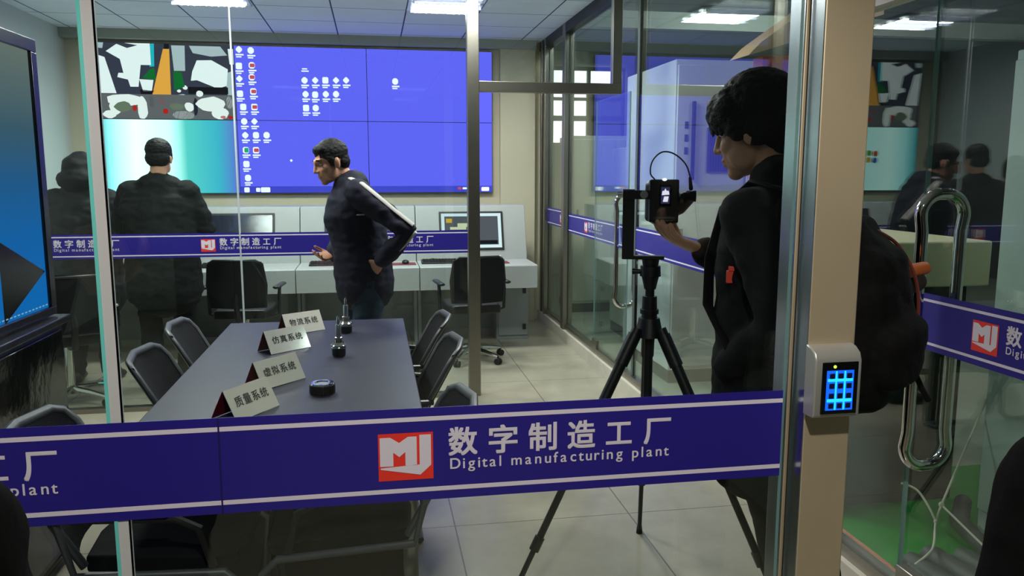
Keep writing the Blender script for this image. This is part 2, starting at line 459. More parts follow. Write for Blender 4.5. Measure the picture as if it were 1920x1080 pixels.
slab('trim_20', (XS - .045, 8.16, 0), (XS + .045, 8.22, ZC), STEEL, 'steel column at the far corner', bevel=.004)
slab('trim_21', (XS - .012, 5.20, .15), (XS + .012, 5.24, ZC), mat('joint_dark', S(70, 80, 80), .4), 'dark joint in the side glass wall', bevel=.002)
# side door with its long tubular pull handle
def pull_handle(parent, y, z0, z1, r=.0185, off=.072):
    m = MB()
    for s in (-1, 1):
        x = XS + s * off; rr = off - .004
        pts = arc((XS + s * .008, y, z1 - rr), (0, 0, 1), (s, 0, 0), rr, 0, PI / 2, 9) + [V((x - s * .004, y, z1 - rr - .05)), V((x - s * .004, y, z0 + rr + .05))] + arc((XS + s * .008, y, z0 + rr), (s, 0, 0), (0, 0, -1), rr, 0, PI / 2, 9)
        m.tube(pts, r, n=18)
    for z in (z0, z1): m.cone((XS - .02, y, z), (XS + .02, y, z), r, r, 18)
    return obj('pull_handle', m, CHROME, parent)
d1 = pane('door_1', (XS - .006, .62, .152), (XS + .006, 2.325, 2.118), 'frameless glass door with long steel pull handle on the right')
pull_handle(d1, 2.25, .60, 1.485)
m = MB(); m.span((XS - .02, 2.2, .152), (XS + .02, 2.325, .22)); obj('door_clamp', m, STEEL, d1, bevel=.003)
d2 = pane('door_2', (XS - .018, 5.36, .152), (XS - .008, 6.2, 2.10), 'far glass door in the side glass wall beside the inner doorway')
pull_handle(d2, 5.45, .60, 1.40, .016)
m = MB(); m.span((XS - .03, 6.08, .152), (XS - .004, 6.2, .22)); obj('door_clamp', m, STEEL, d2, bevel=.003)

# blue bands
PITCHX = 1.122
nb = decal_band('wide blue band with red and white logo across the near glass wall', (0, YG - .0075, 0), (1, 0, 0), (0, -1, 0), -1.35, .806, 1.026, .180, (-.002 - PITCHX, -.002))
m = MB(); m.span((-.2845, YG - .0092, .937), (-.2815, YG - .0082, 1.115)); obj('seam', m, mat('decal_seam', S(22, 16, 84), .5), nb, smooth=False, world=True)
decal_band('blue lettered band on the inner glass wall behind the table', (0, YI - .0065, 0), (1, 0, 0), (0, -1, 0), -2.35, .632, 1.085, .155, (-2.107, -1.107, -.107), .885)
decal_band('blue band with logo on the side glass door behind the pull handle', (XS - .0075, 0, 0), (0, -1, 0), (-1, 0, 0), -2.323, -.7, 1.075, .182, (-2.075,))
decal_band('blue band on the middle side pane behind the cameraman', (XS - .0075, 0, 0), (0, -1, 0), (-1, 0, 0), -5.2, -2.34, 1.10, .176, ())
decal_band('blue lettered band on the far side pane past the inner doorway', (XS - .0075, 0, 0), (0, -1, 0), (-1, 0, 0), -7.1, -5.3, 1.10, .172, (-6.55,), .95)
decal_band('short blue band end between the two farthest steel columns', (XS - .0075, 0, 0), (0, -1, 0), (-1, 0, 0), -7.99, -7.27, 1.12, .17, (-7.45,), .95)

# ------------------------------------------------------------------ lights
TUBE = emit_mat('lamp_tube', (1, 1, .96, 1), 6.0)
LOUV = mat('louvre_metal', S(196, 200, 230), .25, .7)
PAN = mat('troffer_white', S(225, 226, 232), .4)
def area(name, parent, loc, sx, sy, watts, color=(1, .97, .92)):
    l = bpy.data.lights.new(name, 'AREA'); l.shape = 'RECTANGLE'; l.size = sx; l.size_y = sy; l.energy = watts; l.color = color
    o = bpy.data.objects.new(name, l); COL.objects.link(o); o.parent = parent; o.location = loc; return o
def troffer(x, y, label):
    t = thing('ceiling_light', label, 'ceiling light', (x, y, ZC), 0, 'recessed louvre ceiling lights')
    m = MB(); q = .292
    for a, b in (((-q, -q, -.016), (q, -q + .02, .003)), ((-q, q - .02, -.016), (q, q, .003)), ((-q, -q, -.016), (-q + .02, q, .003)), ((q - .02, -q, -.016), (q, q, .003))): m.span(a, b)
    obj('frame', m, PAN, t, smooth=False)
    m = MB(); m.span((-.27, -.27, -.003), (.27, .27, -.0005)); obj('reflector', m, PAN, t, smooth=False)
    for k in (-.18, 0, .18):
        m = MB(); m.cone((-.265, k, -.018), (.265, k, -.018), .011, n=12); obj('lamp_tube', m, TUBE, t)
    m = MB()
    for k in range(1, 12): m.span((-.27 + .045 * k - .001, -.27, -.034), (-.27 + .045 * k + .001, .27, -.006))
    for k in (-.27, -.09, .09): m.span((-.27, k - .0015, -.058), (.27, k + .0015, -.006))
    obj('louvre', m, LOUV, t, smooth=False)
    area('lamp', t, (0, 0, -.033), .5, .5, TROFFER_W)
    return t
troffer(.6, 6.56, 'square louvre ceiling light right of centre before the video wall')
troffer(-1.2, 6.56, 'square louvre ceiling light at the left before the video wall')
troffer(.6, 4.76, 'unseen louvre ceiling light added over the right side of the table')  # this pair is added out of view to light the table
troffer(-1.2, 4.76, 'unseen louvre ceiling light added over the left side of the table')
# unseen downlight added to light the post and the blue bands
t = thing('fill_downlight', 'added unseen downlight in the ceiling before the near glass wall', 'ceiling light', (.15, .10, ZC))
m = MB(); m.lathe((0, 0, 0), [(.055, -.001), (.085, -.001), (.088, -.006), (.08, -.012), (.06, -.010), (.055, -.001)]); obj('trim_ring', m, PAN, t)
l = bpy.data.lights.new('lamp', 'SPOT'); l.energy = CORRIDOR_W; l.spot_size = R(128); l.spot_blend = .35; l.shadow_soft_size = .05; l.color = (1, .93, .82)
o = bpy.data.objects.new('lamp', l); COL.objects.link(o); o.parent = t; o.location = (0, 0, -.02)
def batten(y0, y1, label):
    t = thing('tube_light', label, 'tube light', (1.98, (y0 + y1) / 2, 3.02), 0, 'tube lights along the hall side of the glass')
    L = (y1 - y0) / 2
    m = MB(); m.span((-.05, -L, 0), (.05, L, .05)); obj('housing', m, PAN, t, bevel=.004)
    for x in (-.026, .026):
        m = MB(); m.cone((x, -L + .02, -.018), (x, L - .02, -.018), .013, n=12); obj('lamp_tube', m, TUBE, t)
    for yy in (-L + .3, L - .3): m = MB(); m.cone((0, yy, .05), (0, yy, 1.18), .006, n=8); obj('hanging_rod', m, DARKMETAL, t)
    area('lamp', t, (0, 0, -.06), .08, 2 * L, 5)
batten(6.35, 7.62, 'long tube light above the side glass, nearer one'); batten(7.95, 8.9, 'short tube light above the side glass, farther one')
for k, (x, y) in enumerate(((4.2, 3.4), (4.4, 8.2))):  # unseen lamps added to light the hall
    t = thing('added_hall_lamp', ('added unseen hall lamp over the machines', 'added unseen hall lamp before the bright hall window')[k], 'lamp', (x, y, 3.9), 0, 'added hall lights')
    m = MB(); m.lathe((0, 0, -.2), [(.06, .3), (.08, .12), (.24, 0), (.235, -.005), (.07, .1), (.0, .1)]); obj('lamp_shade', m, GREYP, t)
    l = bpy.data.lights.new('lamp', 'POINT'); l.energy = HALL_W; l.shadow_soft_size = .12; l.color = (.92, 1, .92)
    o = bpy.data.objects.new('lamp', l); COL.objects.link(o); o.parent = t; o.location = (0, 0, -.26)

# bright hall window
m = MB(); wy = 11.97
wf = setp(struct('window_10', MB().span((2.45, 11.93, 1.95), (4.05, 12.0, 2.0)), WHITEP, None, 'bright window in the far hall wall', smooth=False))
m = MB()
for a, b in (((2.5, 2.66), (3.2, 3.05)), ((2.5, 2.12), (3.2, 2.28)), ((2.5, 2.34), (3.2, 2.6)), ((3.24, 2.66), (4.0, 3.05))):
    pass
m.span((2.5, wy, 2.0), (3.78, wy + .02, 3.1)); obj('daylight_pane', m, emit_mat('window_light', (1, 1, .95, 1), 3.0), wf, smooth=False)
m = MB()
for zz, hh in ((2.32, .08), (2.62, .05)): m.span((2.45, 11.94, zz), (3.8, 11.97, zz + hh))
for xx in (2.45, 3.2, 3.74): m.span((xx, 11.94, 2.0), (xx + .06, 11.97, 3.1))
m.span((2.45, 11.94, 3.06), (3.8, 11.97, 3.12)); m.span((3.2, 11.94, 2.0), (3.8, 11.97, 2.78))
obj('window_frame', m, GREYP, wf, smooth=False)

# ------------------------------------------------------------------ video wall
VX0, VX1, VZ0, VZ1, VY = -2.530, 1.217, 1.352, 2.757, 8.24
TW, TH = (VX1 - VX0) / 3, (VZ1 - VZ0) / 2
BLUE = emit_mat('desktop_blue', S(102, 102, 250), 1.3)
vw = thing('video_wall', 'video wall of six flat panels showing a blue desktop and camera pictures', 'video wall', (VX0 + 1.5 * TW, VY, VZ0))
FEEDS = {}
def em(r, g, b, s=1.0): return emit_mat('pixel_%d_%d_%d_%d' % (r, g, b, int(s * 10)), S(r, g, b), s)
WALLP = screen_ramp('wallpaper_picture', 'X', VX0 - (VX0 + 1.5 * TW), VX0 + TW - (VX0 + 1.5 * TW), [(0, (.05, .75, .85, 1)), (.12, (.9, 1.9, 1.9, 1)), (.25, (1.5, 2.2, 2.1, 1)), (.5, (1.1, 1.9, 1.8, 1)), (.62, (.14, .85, .80, 1)), (.85, (.07, .62, .82, 1)), (1, (.16, .2, .85, 1))], 1.0)
for i in range(3):
    for j in range(2):
        x0 = VX0 + i * TW; z0 = VZ0 + j * TH
        m = MB(); m.span((x0 + .001, VY, z0 + .001), (x0 + TW - .001, YW, z0 + TH - .001))
        p = obj('display_panel', m, BLACKP, vw, smooth=False, world=True)
        m = MB(); m.span((x0 + .003, VY - .002, z0 + .003), (x0 + TW - .003, VY, z0 + TH - .003))
        obj('screen', m, WALLP if (i, j) == (0, 0) else (em(64, 66, 84) if (i, j) == (0, 1) else BLUE), p, smooth=False, world=True)
        FEEDS[(i, j)] = p
def feed(poly, mb):
    pts = [(VX0 + (a - 55) / 893 * TW, VZ0 + 2 * TH - (b - 65) / 488 * TH) for a, b in poly]
    pts = [(min(max(a, VX0 + .004), VX0 + TW - .004), min(max(b, VZ0 + TH + .004), VZ1 - .004)) for a, b in pts]
    flat(mb, pts, V((0, VY - .002, 0)), V((1, 0, 0)), V((0, 0, 1)), V((0, -1, 0)), .001 + .0004 * (feed.k % 6)); feed.k += 1
feed.k = 0
def blob(cx, cy, rx, ry, n=14, jit=.12): return [(cx + rx * math.cos(2 * PI * k / n) * (1 + random.uniform(-jit, jit)), cy + ry * math.sin(2 * PI * k / n) * (1 + random.uniform(-jit, jit))) for k in range(n)]
pics = [
 ((238, 244, 246), 1.3, [[(60, 140), (120, 160), (180, 388), (75, 388)], [(130, 122), (200, 75), (265, 100), (340, 78), (345, 200), (322, 345), (270, 345), (258, 300), (192, 285), (200, 258), (232, 258), (215, 170)], [(250, 66), (410, 66), (410, 205), (345, 205), (338, 82)], [(660, 300), (672, 240), (705, 168), (800, 165), (905, 222), (892, 330), (832, 348), (700, 296)], [(910, 90), (945, 90), (945, 190), (918, 190)], [(330, 296), (420, 300), (405, 372), (350, 372)]]),
 ((40, 200, 214), 1.0, [[(412, 66), (436, 66), (430, 212), (400, 216)], [(755, 250), (846, 250), (846, 280), (755, 280)]]),
 ((22, 132, 60), .8, [[(430, 220), (436, 300), (350, 288), (400, 232)], [(550, 240), (602, 246), (618, 340), (550, 362)]]),
 ((255, 178, 74), 1.1, [[(492, 100), (532, 100), (527, 392), (408, 392)]]),
 ((196, 210, 216), 1.0, [[(545, 76), (632, 76), (627, 238), (555, 238)], [(660, 76), (862, 76), (905, 132), (800, 142), (682, 122)], [(60, 66), (118, 66), (110, 104), (60, 100)], [(885, 250), (940, 230), (940, 390), (895, 390)]]),
 ((26, 26, 34), 1.0, [[(500, 66), (532, 66), (530, 100), (498, 100)], [(640, 340), (900, 340), (900, 385), (640, 385)], [(330, 360), (420, 370), (400, 392), (335, 392)], [(372, 120), (392, 120), (390, 180), (374, 180)]]),
 ((112, 112, 116), 1.0, [[(75, 392), (948, 392), (948, 552), (75, 552)]]),
 ((240, 242, 240), 1.3, [blob(230, 430, 120, 40), blob(170, 470, 40, 60), blob(340, 480, 34, 75), blob(130, 522, 44, 26), blob(590, 420, 80, 30), blob(600, 525, 72, 28), blob(640, 470, 30, 30), blob(780, 450, 90, 48), blob(840, 510, 60, 36), blob(712, 384, 24, 20), blob(420, 500, 24, 16), blob(905, 440, 22, 40), blob(620, 345, 16, 14), blob(580, 368, 14, 10)]),
 ((120, 132, 112), 1.0, [blob(215, 475, 55, 34), blob(560, 470, 50, 22), blob(790, 488, 40, 22)]),
 ((206, 40, 36), 1.0, [blob(462, 432, 20, 22), blob(486, 500, 18, 18), blob(288, 482, 14, 20), blob(860, 535, 18, 10), blob(908, 536, 16, 12)]),
 ((40, 44, 60), 1.0, [blob(752, 540, 28, 22), blob(400, 440, 14, 40), blob(682, 470, 14, 60), blob(210, 490, 18, 14)]),
]
m = MB(); ml = []
for k, ((r, g, b), s_, polys) in enumerate(pics):
    ml.append(em(r, g, b, s_)); m.mi = k
    for q in polys: feed(q, m)
obj('camera_pictures', m, ml, FEEDS[(0, 1)], smooth=False, world=True)
def scr(mb, x, z, sx, sz, off=.0012, cut=.3):
    a, b = sx / 2, sz / 2; c = cut * min(a, b)
    flat(mb, [(x - a + c, z - b), (x + a - c, z - b), (x + a, z - b + c), (x + a, z + b - c), (x + a - c, z + b), (x - a + c, z + b), (x - a, z + b - c), (x - a, z - b + c)], V((0, VY - .002, 0)), V((1, 0, 0)), V((0, 0, 1)), V((0, -1, 0)), off)
# small wallpaper emblem and light beam on the lower left panel
m = MB(); cx = VX0 + .545; cz = VZ0 + .375
for k, (dx, dz) in enumerate(((-.04, .035), (.037, .04), (-.037, -.04), (.04, -.035))):
    m.mi = k; scr(m, cx + dx, cz + dz, .065, .06, .0012, .5)
obj('wallpaper_emblem', m, [em(230, 90, 40), em(120, 190, 60), em(60, 120, 220), em(250, 200, 40)], FEEDS[(0, 0)], smooth=False, world=True)
ICONS = [(-1.231, 2.707), (-1.238, 2.553), (-1.239, 2.434), (-1.24, 2.293), (-1.216, 2.168), (-1.213, 2.031), (-1.209, 1.899), (-1.21, 1.756), (-1.211, 1.622), (-1.202, 1.488), (-1.123, 2.7), (-1.119, 2.561), (-1.124, 2.451), (-1.116, 2.316), (-1.112, 2.169), (-1.118, 2.032), (-1.109, 1.9), (-1.009, 1.901), (-1.115, 1.756), (-.63, 2.43), (-.529, 2.432), (-.432, 2.434), (-.33, 2.436), (-.233, 2.438), (-.625, 2.298), (-.534, 2.295), (-.432, 2.301), (-.334, 2.303), (-.625, 2.166), (-.533, 2.167), (.245, 2.436)]
icm = [em(246, 248, 255, 1.4), em(232, 90, 110), em(40, 190, 130)]
def icons(sel):
    m = MB()
    for k, (x, z) in enumerate(ICONS):
        if not sel(x, z): continue
        random.seed(k)
        m.mi = 0; scr(m, x, z + .012, .058, .062, .0012, random.uniform(.2, .9)); scr(m, x + .004, z - .036, .075, .014, .0012); scr(m, x - .004, z - .056, .05, .012, .0012)
        if k in (11, 12, 13, 14, 18): m.mi = 1; scr(m, x + .004, z + .012, .045, .034, .0018)
        if k == 7: m.mi = 2; scr(m, x + .006, z + .012, .04, .045, .0018)
    return m
BLUEBAR = em(76, 82, 226)
m = icons(lambda x, z: x < -.01 and z > VZ0 + TH); m.mi = 0; scr(m, -.626, 2.551, .05, .012); scr(m, -.622, 2.53, .07, .012)
obj('desktop_icons', m, icm, FEEDS[(1, 1)], smooth=False, world=True)
m = icons(lambda x, z: x < -.01 and z < VZ0 + TH); m.mi = 0; scr(m, -.785, 1.67, .03, .03, .0012, 1); scr(m, -1.217, 1.384, .05, .05); scr(m, -1.111, 1.384, .04, .04, .0016); scr(m, -1.041, 1.384, .09, .05, .0016)
m.mi = 3; flat(m, [(VX0 + TW + .004, VZ0 + .004), (VX0 + 2 * TW - .004, VZ0 + .004), (VX0 + 2 * TW - .004, VZ0 + .066), (VX0 + TW + .004, VZ0 + .066)], V((0, VY - .002, 0)), V((1, 0, 0)), V((0, 0, 1)), V((0, -1, 0)), .0006)
obj('desktop_icons', m, icm + [BLUEBAR], FEEDS[(1, 0)], smooth=False, world=True)
m = icons(lambda x, z: x > 0); obj('desktop_icons', m, icm, FEEDS[(2, 1)], smooth=False, world=True)
m = MB(); m.mi = 3; flat(m, [(VX0 + 2 * TW + .004, VZ0 + .004), (VX1 - .004, VZ0 + .004), (VX1 - .004, VZ0 + .066), (VX0 + 2 * TW + .004, VZ0 + .066)], V((0, VY - .002, 0)), V((1, 0, 0)), V((0, 0, 1)), V((0, -1, 0)), .0006)
m.mi = 1; scr(m, .879, 1.393, .04, .025, .0012); m.mi = 0; scr(m, .934, 1.393, .05, .02, .0012); scr(m, 1.143, 1.385, .08, .04, .0012)
obj('taskbar', m, icm + [BLUEBAR], FEEDS[(2, 0)], smooth=False, world=True)

# ------------------------------------------------------------------ operator console
def console(xc, label, lit=False, end=False):
    w_ = 1.036; t = thing('console_desk', label, 'console desk', (xc, 7.35, 0), 0, 'operator console desks under the video wall')
    a = w_ / 2 - .003
    m = MB()
    m.span((-a, -.06, .0), (-a + .03, .50, .53)); m.span((a - .30 if end else a - .03, -.06, .0), (a, .50, .53)); m.span((-a, .2, .06), (a, .23, .53))
    obj('cabinet', m, GREYP, t, bevel=.003)
    if end:
        m = MB(); m.span((a - .285, -.075, .04), (a - .012, -.061, .5)); dr = obj('door', m, GREYP, t, bevel=.003)
        for zz in (.46, .12): m = MB(); m.box((a - .04, -.08, zz), (.03, .018, .05)); obj('hinge', m, BLACKP, dr, bevel=.002)
    m = MB(); m.rings([[(x, y, z) for y, z in ((-.5, .545), (-.5, .742), (-.492, .75), (.0, .75), (.0, .545))] for x in (-a, a)]); obj('worktop', m, WHITEP, t, bevel=.004)
    m = MB(); m.rings([[(x, y, z) for y, z in ((.0, .54), (.0, .79), (.15, 1.245), (.50, 1.245), (.50, .54))] for x in (-a, a)]); obj('sloped_panel', m, WHITEP, t, bevel=.006)
    sl = math.atan2(.15, .455); n = V((0, -math.cos(sl), math.sin(sl))); up = V((0, math.sin(sl), math.cos(sl))); O = V((0, .0, .79)) + n * .001
    def q(mb, x0, x1, s0, s1, o0, o1): mb.rings([[O + V((x, 0, 0)) + up * s_ + n * o for x, s_ in ((x0, s0), (x1, s0), (x1, s1), (x0, s1))] for o in (o0, o1)])
    m = MB(); q(m, -.30, .30, .05, .42, -.01, .012); mo = obj('monitor', m, BLACKP, t, bevel=.003)
    m = MB(); q(m, -.28, .28, .07, .40, .0125, .0135); obj('screen', m, em(226, 244, 250, 1.1) if lit else mat('dark_screen', S(26, 30, 46), .15), mo, smooth=False)
    if lit:
        m = MB(); q(m, -.25, .25, .098, .372, .014, .0145); m.mi = 1; q(m, -.24, .24, .105, .14, .015, .0155); m.mi = 2
        q(m, -.235, -.18, .31, .35, .015, .0155); m.mi = 3; q(m, -.13, .06, .27, .305, .015, .0155); q(m, -.2, -.05, .245, .27, .015, .0155); m.mi = 4; q(m, -.22, -.02, .2, .24, .015, .0155)
        m.mi = 0
        obj('camera_picture', m, [em(92, 96, 104), em(26, 28, 34), em(230, 180, 60), em(226, 226, 190), em(50, 56, 90)], mo, smooth=False)
    return t
console(.898, 'rightmost white console desk with the lit monitor', True, True)
console(-.138, 'second white console desk from the right with dark monitor')
console(-1.174, 'third white console desk from the right behind the standing man')
console(-2.21, 'white console desk against the left wall')
def keyboard(x, y, label):
    t = thing('keyboard', label, 'keyboard', (x, y, .7505), 0, 'keyboards on the console')
    m = MB(); m.rings([[(xx, yy, z) for yy, z in ((-.065, .0), (-.065, .014), (.065, .03), (.065, .004))] for xx in (-.21, .21)]); obj('case', m, BLACKP, t, bevel=.003)
    m = MB()
    for r_ in range(5):
        for c in range(14): m.box((-.185 + c * .0285, -.048 + r_ * .024, .0195 + r_ * .0032), (.024, .019, .006))
    obj('keys', m, RUBBER, t)
def mouse(x, y, label, pad=False):
    if pad:
        m = MB(); m.span((-.11, -.09, .0), (.11, .09, .004)); o = obj('mouse_pad', m, mat('pad_red', S(110, 44, 52), .9), None, bevel=.001, origin=(0, 0, 0)); o.location = (x - .02, y, .7505); setp(o, label.replace('black computer mouse', 'dark red mouse pad under the mouse'), 'mouse pad', 'mouse pads on the console')
    t = thing('computer_mouse', label, 'mouse', (x, y, .7505 + (.0045 if pad else .0)), 0, 'mice on the console')
    m = MB(); m.ell((0, 0, .014), (.032, .055, .021)); obj('shell', m, BLACKP, t)
    m = MB(); m.ell((0, .026, .032), (.004, .01, .006)); obj('wheel', m, GREYP, t)
keyboard(.62, 7.12, 'black keyboard on the rightmost console desk'); keyboard(-.35, 7.12, 'black keyboard on the desk behind the striped man'); keyboard(-1.25, 7.12, 'black keyboard on the desk before the standing man')
mouse(1.10, 7.08, 'black computer mouse at the right end of the console', True); mouse(.27, 7.10, 'black computer mouse just right of the striped man', True); mouse(.52, 7.22, 'black computer mouse left of the rightmost chair')
m = MB(); m.cone((0, 0, 0), (0, 0, .025), .02, .016); m.ell((0, 0, .03), (.018, .018, .012)); o = obj('desk_knob', m, WHITEP, None); o.location = (1.15, 7.28, .757); setp(o, 'small white puck under the lit monitor', 'gadget')

# office chairs at the console
def office_chair(x, y, rz, label, arm=None):
    t = thing('office_chair', label, 'office chair', (x, y, 0), rz, 'black office chairs at the console')
    m = MB(); m.rings([[V((xx * (1 if k < 3 else .92), yy, z)) for xx, yy, z in ((-.2, -.2, zz), (.2, -.2, zz), (.22, 0, zz), (.2, .22, zz), (-.2, .22, zz), (-.22, 0, zz))] for k, zz in enumerate((.42, .45, .48, .495))]); obj('seat', m, BLACKP, t, bevel=.01)
    m = MB()
    def bp(u_, v_, o): return V((u_ * (.215 - .03 * abs(v_ - .4)), -.22 - .05 * v_ - .05 * (1 - u_ * u_) + o, .52 + .36 * v_))
    rows = 8; cols = 8
    for o0 in (0,):
        rr = []
        for k in range(rows + 1):
            v_ = k / rows; rr.append([bp(-1 + 2 * c / cols, v_, .012) for c in range(cols + 1)] + [bp(1 - 2 * c / cols, v_, -.012) for c in range(cols + 1)])
        m.rings(rr)
    obj('backrest', m, mat('mesh_black', S(15, 16, 19), .85, spec=.2, bump=.3, bscale=300), t)
    m = MB()
    m.tube([bp(-1, 0, 0), bp(-1.03, .5, 0), bp(-1, .95, 0), bp(-.8, 1.02, 0), bp(0, 1.03, 0), bp(.8, 1.02, 0), bp(1, .95, 0), bp(1.03, .5, 0), bp(1, 0, 0)], .014, n=8)
    obj('back_frame', m, DARKMETAL, t)
    m = MB(); m.tube([(0, -.1, .40), (0, -.24, .42), (0, -.29, .55), (0, -.27, .7)], (.022), n=8); obj('back_support', m, DARKMETAL, t)
    for s in (-1, 1):
        m = MB(); m.tube([(s * .2, -.05, .42), (s * .27, -.05, .44), (s * .275, -.05, .6), (s * .275, -.03, .655)], .014, n=8); m.limb([(s * .275, -.15, .665), (s * .275, .1, .665)], [(.028, .014)] * 2, side=(1, 0, 0)); obj('armrest', m, arm or BLACKP, t)
    m = MB(); m.cone((0, 0, .12), (0, 0, .42), .026, n=16); obj('gas_post', m, CHROME, t)
    m = MB(); m.cone((0, 0, .07), (0, 0, .12), .045, .035, 16)
    for k in range(5):
        a = 2 * PI * k / 5 + .3; d = V((math.cos(a), math.sin(a), 0)); m.tube([d * .03 + V((0, 0, .095)), d * .16 + V((0, 0, .085)), d * .29 + V((0, 0, .065))], [.026, .02, .014], n=8)
    obj('star_base', m, CHROME, t)
    for k in range(5):
        a = 2 * PI * k / 5 + .3; d = V((math.cos(a), math.sin(a), 0)); s_ = V((-d.y, d.x, 0)); c = d * .29 + V((0, 0, .026))
        m = MB(); m.cone(c - s_ * .022, c - s_ * .006, .026, n=14); m.cone(c + s_ * .006, c + s_ * .022, .026, n=14); m.cone(c, c + V((0, 0, .045)), .008, n=8); obj('caster', m, RUBBER, t)
    return t
office_chair(.78, 6.52, .12, 'black mesh office chair at the rightmost console desk')
office_chair(-1.02, 6.58, -.1, 'black mesh office chair just right of the standing man')
office_chair(-2.05, 5.72, .5, 'black office chair with bright armrest behind the hooded man', CHROME)

# ------------------------------------------------------------------ meeting table and chairs
TABLE = mat('table_laminate', S(44, 45, 63), .42, spec=.2, var=.05, vscale=6)
tb = thing('meeting_table', 'long dark blue grey meeting table in front of the inner glass wall', 'table', (-.31, 3.44, 0))
m = MB(); m.span((-.46, -.98, .715), (.46, .98, .75)); obj('tabletop', m, TABLE, tb, bevel=.004)
LEGM = mat('leg_grey', S(128, 128, 120), .45, .2)
for sx in (-1, 1):
    for sy in (-1, 1):
        m = MB(); ly = -.66 if sy < 0 else .93; m.span((sx * .44, ly, 0), (sx * .385, ly - .055, .715)); obj('leg', m, LEGM, tb, bevel=.003)
m = MB(); m.span((-.385, -.70, .1), (.385, -.685, .62)); obj('end_panel', m, mat('panel_black', S(16, 17, 20), .5), tb, bevel=.002)
m = MB(); m.span((-.39, -.71, .05), (.39, -.68, .1)); obj('stretcher', m, LEGM, tb, bevel=.002)
m = MB(); m.span((-.385, -.89, .66), (-.36, .89, .714)); m.span((.36, -.89, .66), (.385, .89, .714)); obj('apron', m, DARKMETAL, tb, smooth=False)

MESHB = mat('chair_mesh', S(22, 23, 27), .85, spec=.2, bump=.4, bscale=300)
FRAMEG = mat('chair_frame', S(74, 76, 80), .45, .2)
def meeting_chair():
    """faces +X; origin on the floor under the seat"""
    t = thing('meeting_chair', 'x', 'chair', (0, 0, 0), 0, 'black meeting chairs round the table')
    m = MB(); m.rings([[V((x_, y_ , z)) for x_, y_ in ((-.19, -.17), (-.21, 0), (-.19, .17), (.17, .21), (.23, .18), (.24, 0), (.23, -.18), (.17, -.21))] for z in (.425, .44, .465, .475)]); obj('seat', m, MATS['mesh_black'], t, bevel=.008)
    def bp(u_, v_, o): return V((-.20 - .17 * v_ - .045 * (1 - u_ * u_) + o, u_ * (.2 + .015 * v_), .49 + .315 * v_))
    m = MB(); rr = []
    for k in range(9):
        v_ = k / 8; rr.append([bp(-1 + 2 * c / 8, v_, .008) for c in range(9)] + [bp(1 - 2 * c / 8, v_, -.008) for c in range(9)])
    m.rings(rr); obj('backrest', m, MESHB, t)
    m = MB(); m.tube([bp(-1, -.1, 0), bp(-1.04, .4, 0), bp(-1.03, .85, 0), bp(-.93, .98, 0), bp(-.75, 1.03, 0), bp(0, 1.04, 0), bp(.75, 1.03, 0), bp(.93, .98, 0), bp(1.03, .85, 0), bp(1.04, .4, 0), bp(1, -.1, 0)], [(.017, .012)] * 11, n=10); obj('back_frame', m, FRAMEG, t)
    for s in (-1, 1):
        y = s * .225
        m = MB(); m.tube([(-.24, y, .60), (-.20, y, .44), (.20, y, .43), (.245, y, .39), (.22, y, .06), (.17, y, .014), (-.22, y, .014)], .0125, n=10); obj('leg', m, FRAMEG, t)
        m = MB(); m.tube([(-.28, y, .61), (-.2, y * 1.08, .615), (.08, y * 1.08, .605), (.14, y * 1.05, .57), (.17, y, .45)], .012, n=8); m.limb([(-.18, y * 1.08, .628), (.06, y * 1.08, .62)], [(.022, .01)] * 2, side=(0, 1, 0)); obj('armrest', m, BLACKP, t)
    m = MB(); m.cone((-.22, -.225, .014), (-.22, .225, .014), .0125, n=10); obj('stretcher', m, FRAMEG, t)
    return t
c0 = meeting_chair()
spots = [(-.56, 3.42, 0, 'black meeting chair, middle one on the left side of the table'), (-.57, 4.06, .02, 'black meeting chair, farthest one on the left side of the table'), (-.63, 2.47, -.04, 'black meeting chair, nearest one on the left side of the table'),
         (-.055, 3.44, PI, 'black meeting chair, middle one on the right side of the table'), (-.05, 4.06, PI - .02, 'black meeting chair, farthest one on the right side of the table'), (-.11, 2.52, PI + .04, 'black meeting chair, nearest one on the right side of the table')]
for k, (x, y, rz, lb) in enumerate(spots):
    o = c0 if k == 0 else dup(c0)
    o.location = (x, y, 0); o.rotation_euler = (0, 0, rz); o['label'] = lb

# table objects
def lathe_thing(name, label, cat, loc, parts, group=None):
    t = thing(name, label, cat, loc, 0, group)
    for nm, prof, mt in parts:
        m = MB(); m.lathe((0, 0, 0), prof); obj(nm, m, mt, t)
    return t
tool = [('base', [(0, 0), (.027, 0), (.030, .006), (.030, .03), (.026, .034), (0, .034)], BLACKP),
        ('flange', [(0, .034), (.034, .034), (.036, .038), (.034, .043), (.036, .048), (.03, .052), (.022, .06), (0, .06)], CHROME),
        ('collet', [(0, .06), (.017, .06), (.016, .072), (.019, .076), (.019, .082), (.0135, .085), (0, .085)], CHROME),
        ('shank', [(0, .085), (.0125, .085), (.0125, .135), (.010, .14), (0, .14)], mat('satin_steel', S(190, 194, 190), .3, 1.0)),
        ('cutter', [(0, .14), (.006, .14), (.006, .17), (.0015, .178), (0, .178)], CHROME)]
t1 = lathe_thing('tool_holder', 'steel spindle tool holder standing nearer on the table', 'tool holder', (-.165, 3.54, .751), tool, 'tool holders on the table')
dup(t1, (-.150, 4.06, .751), None, 'steel spindle tool holder standing farther back on the table')
t = thing('knurled_cap', 'round steel cap with ribbed black side on the table', 'machine part', (-.20, 2.93, .751))
m = MB(); m.lathe((0, 0, 0), [(0, 0), (.042, 0), (.044, .003), (.044, .03), (.042, .032), (0, .032)]); obj('body', m, DARKMETAL, t)
m = MB()
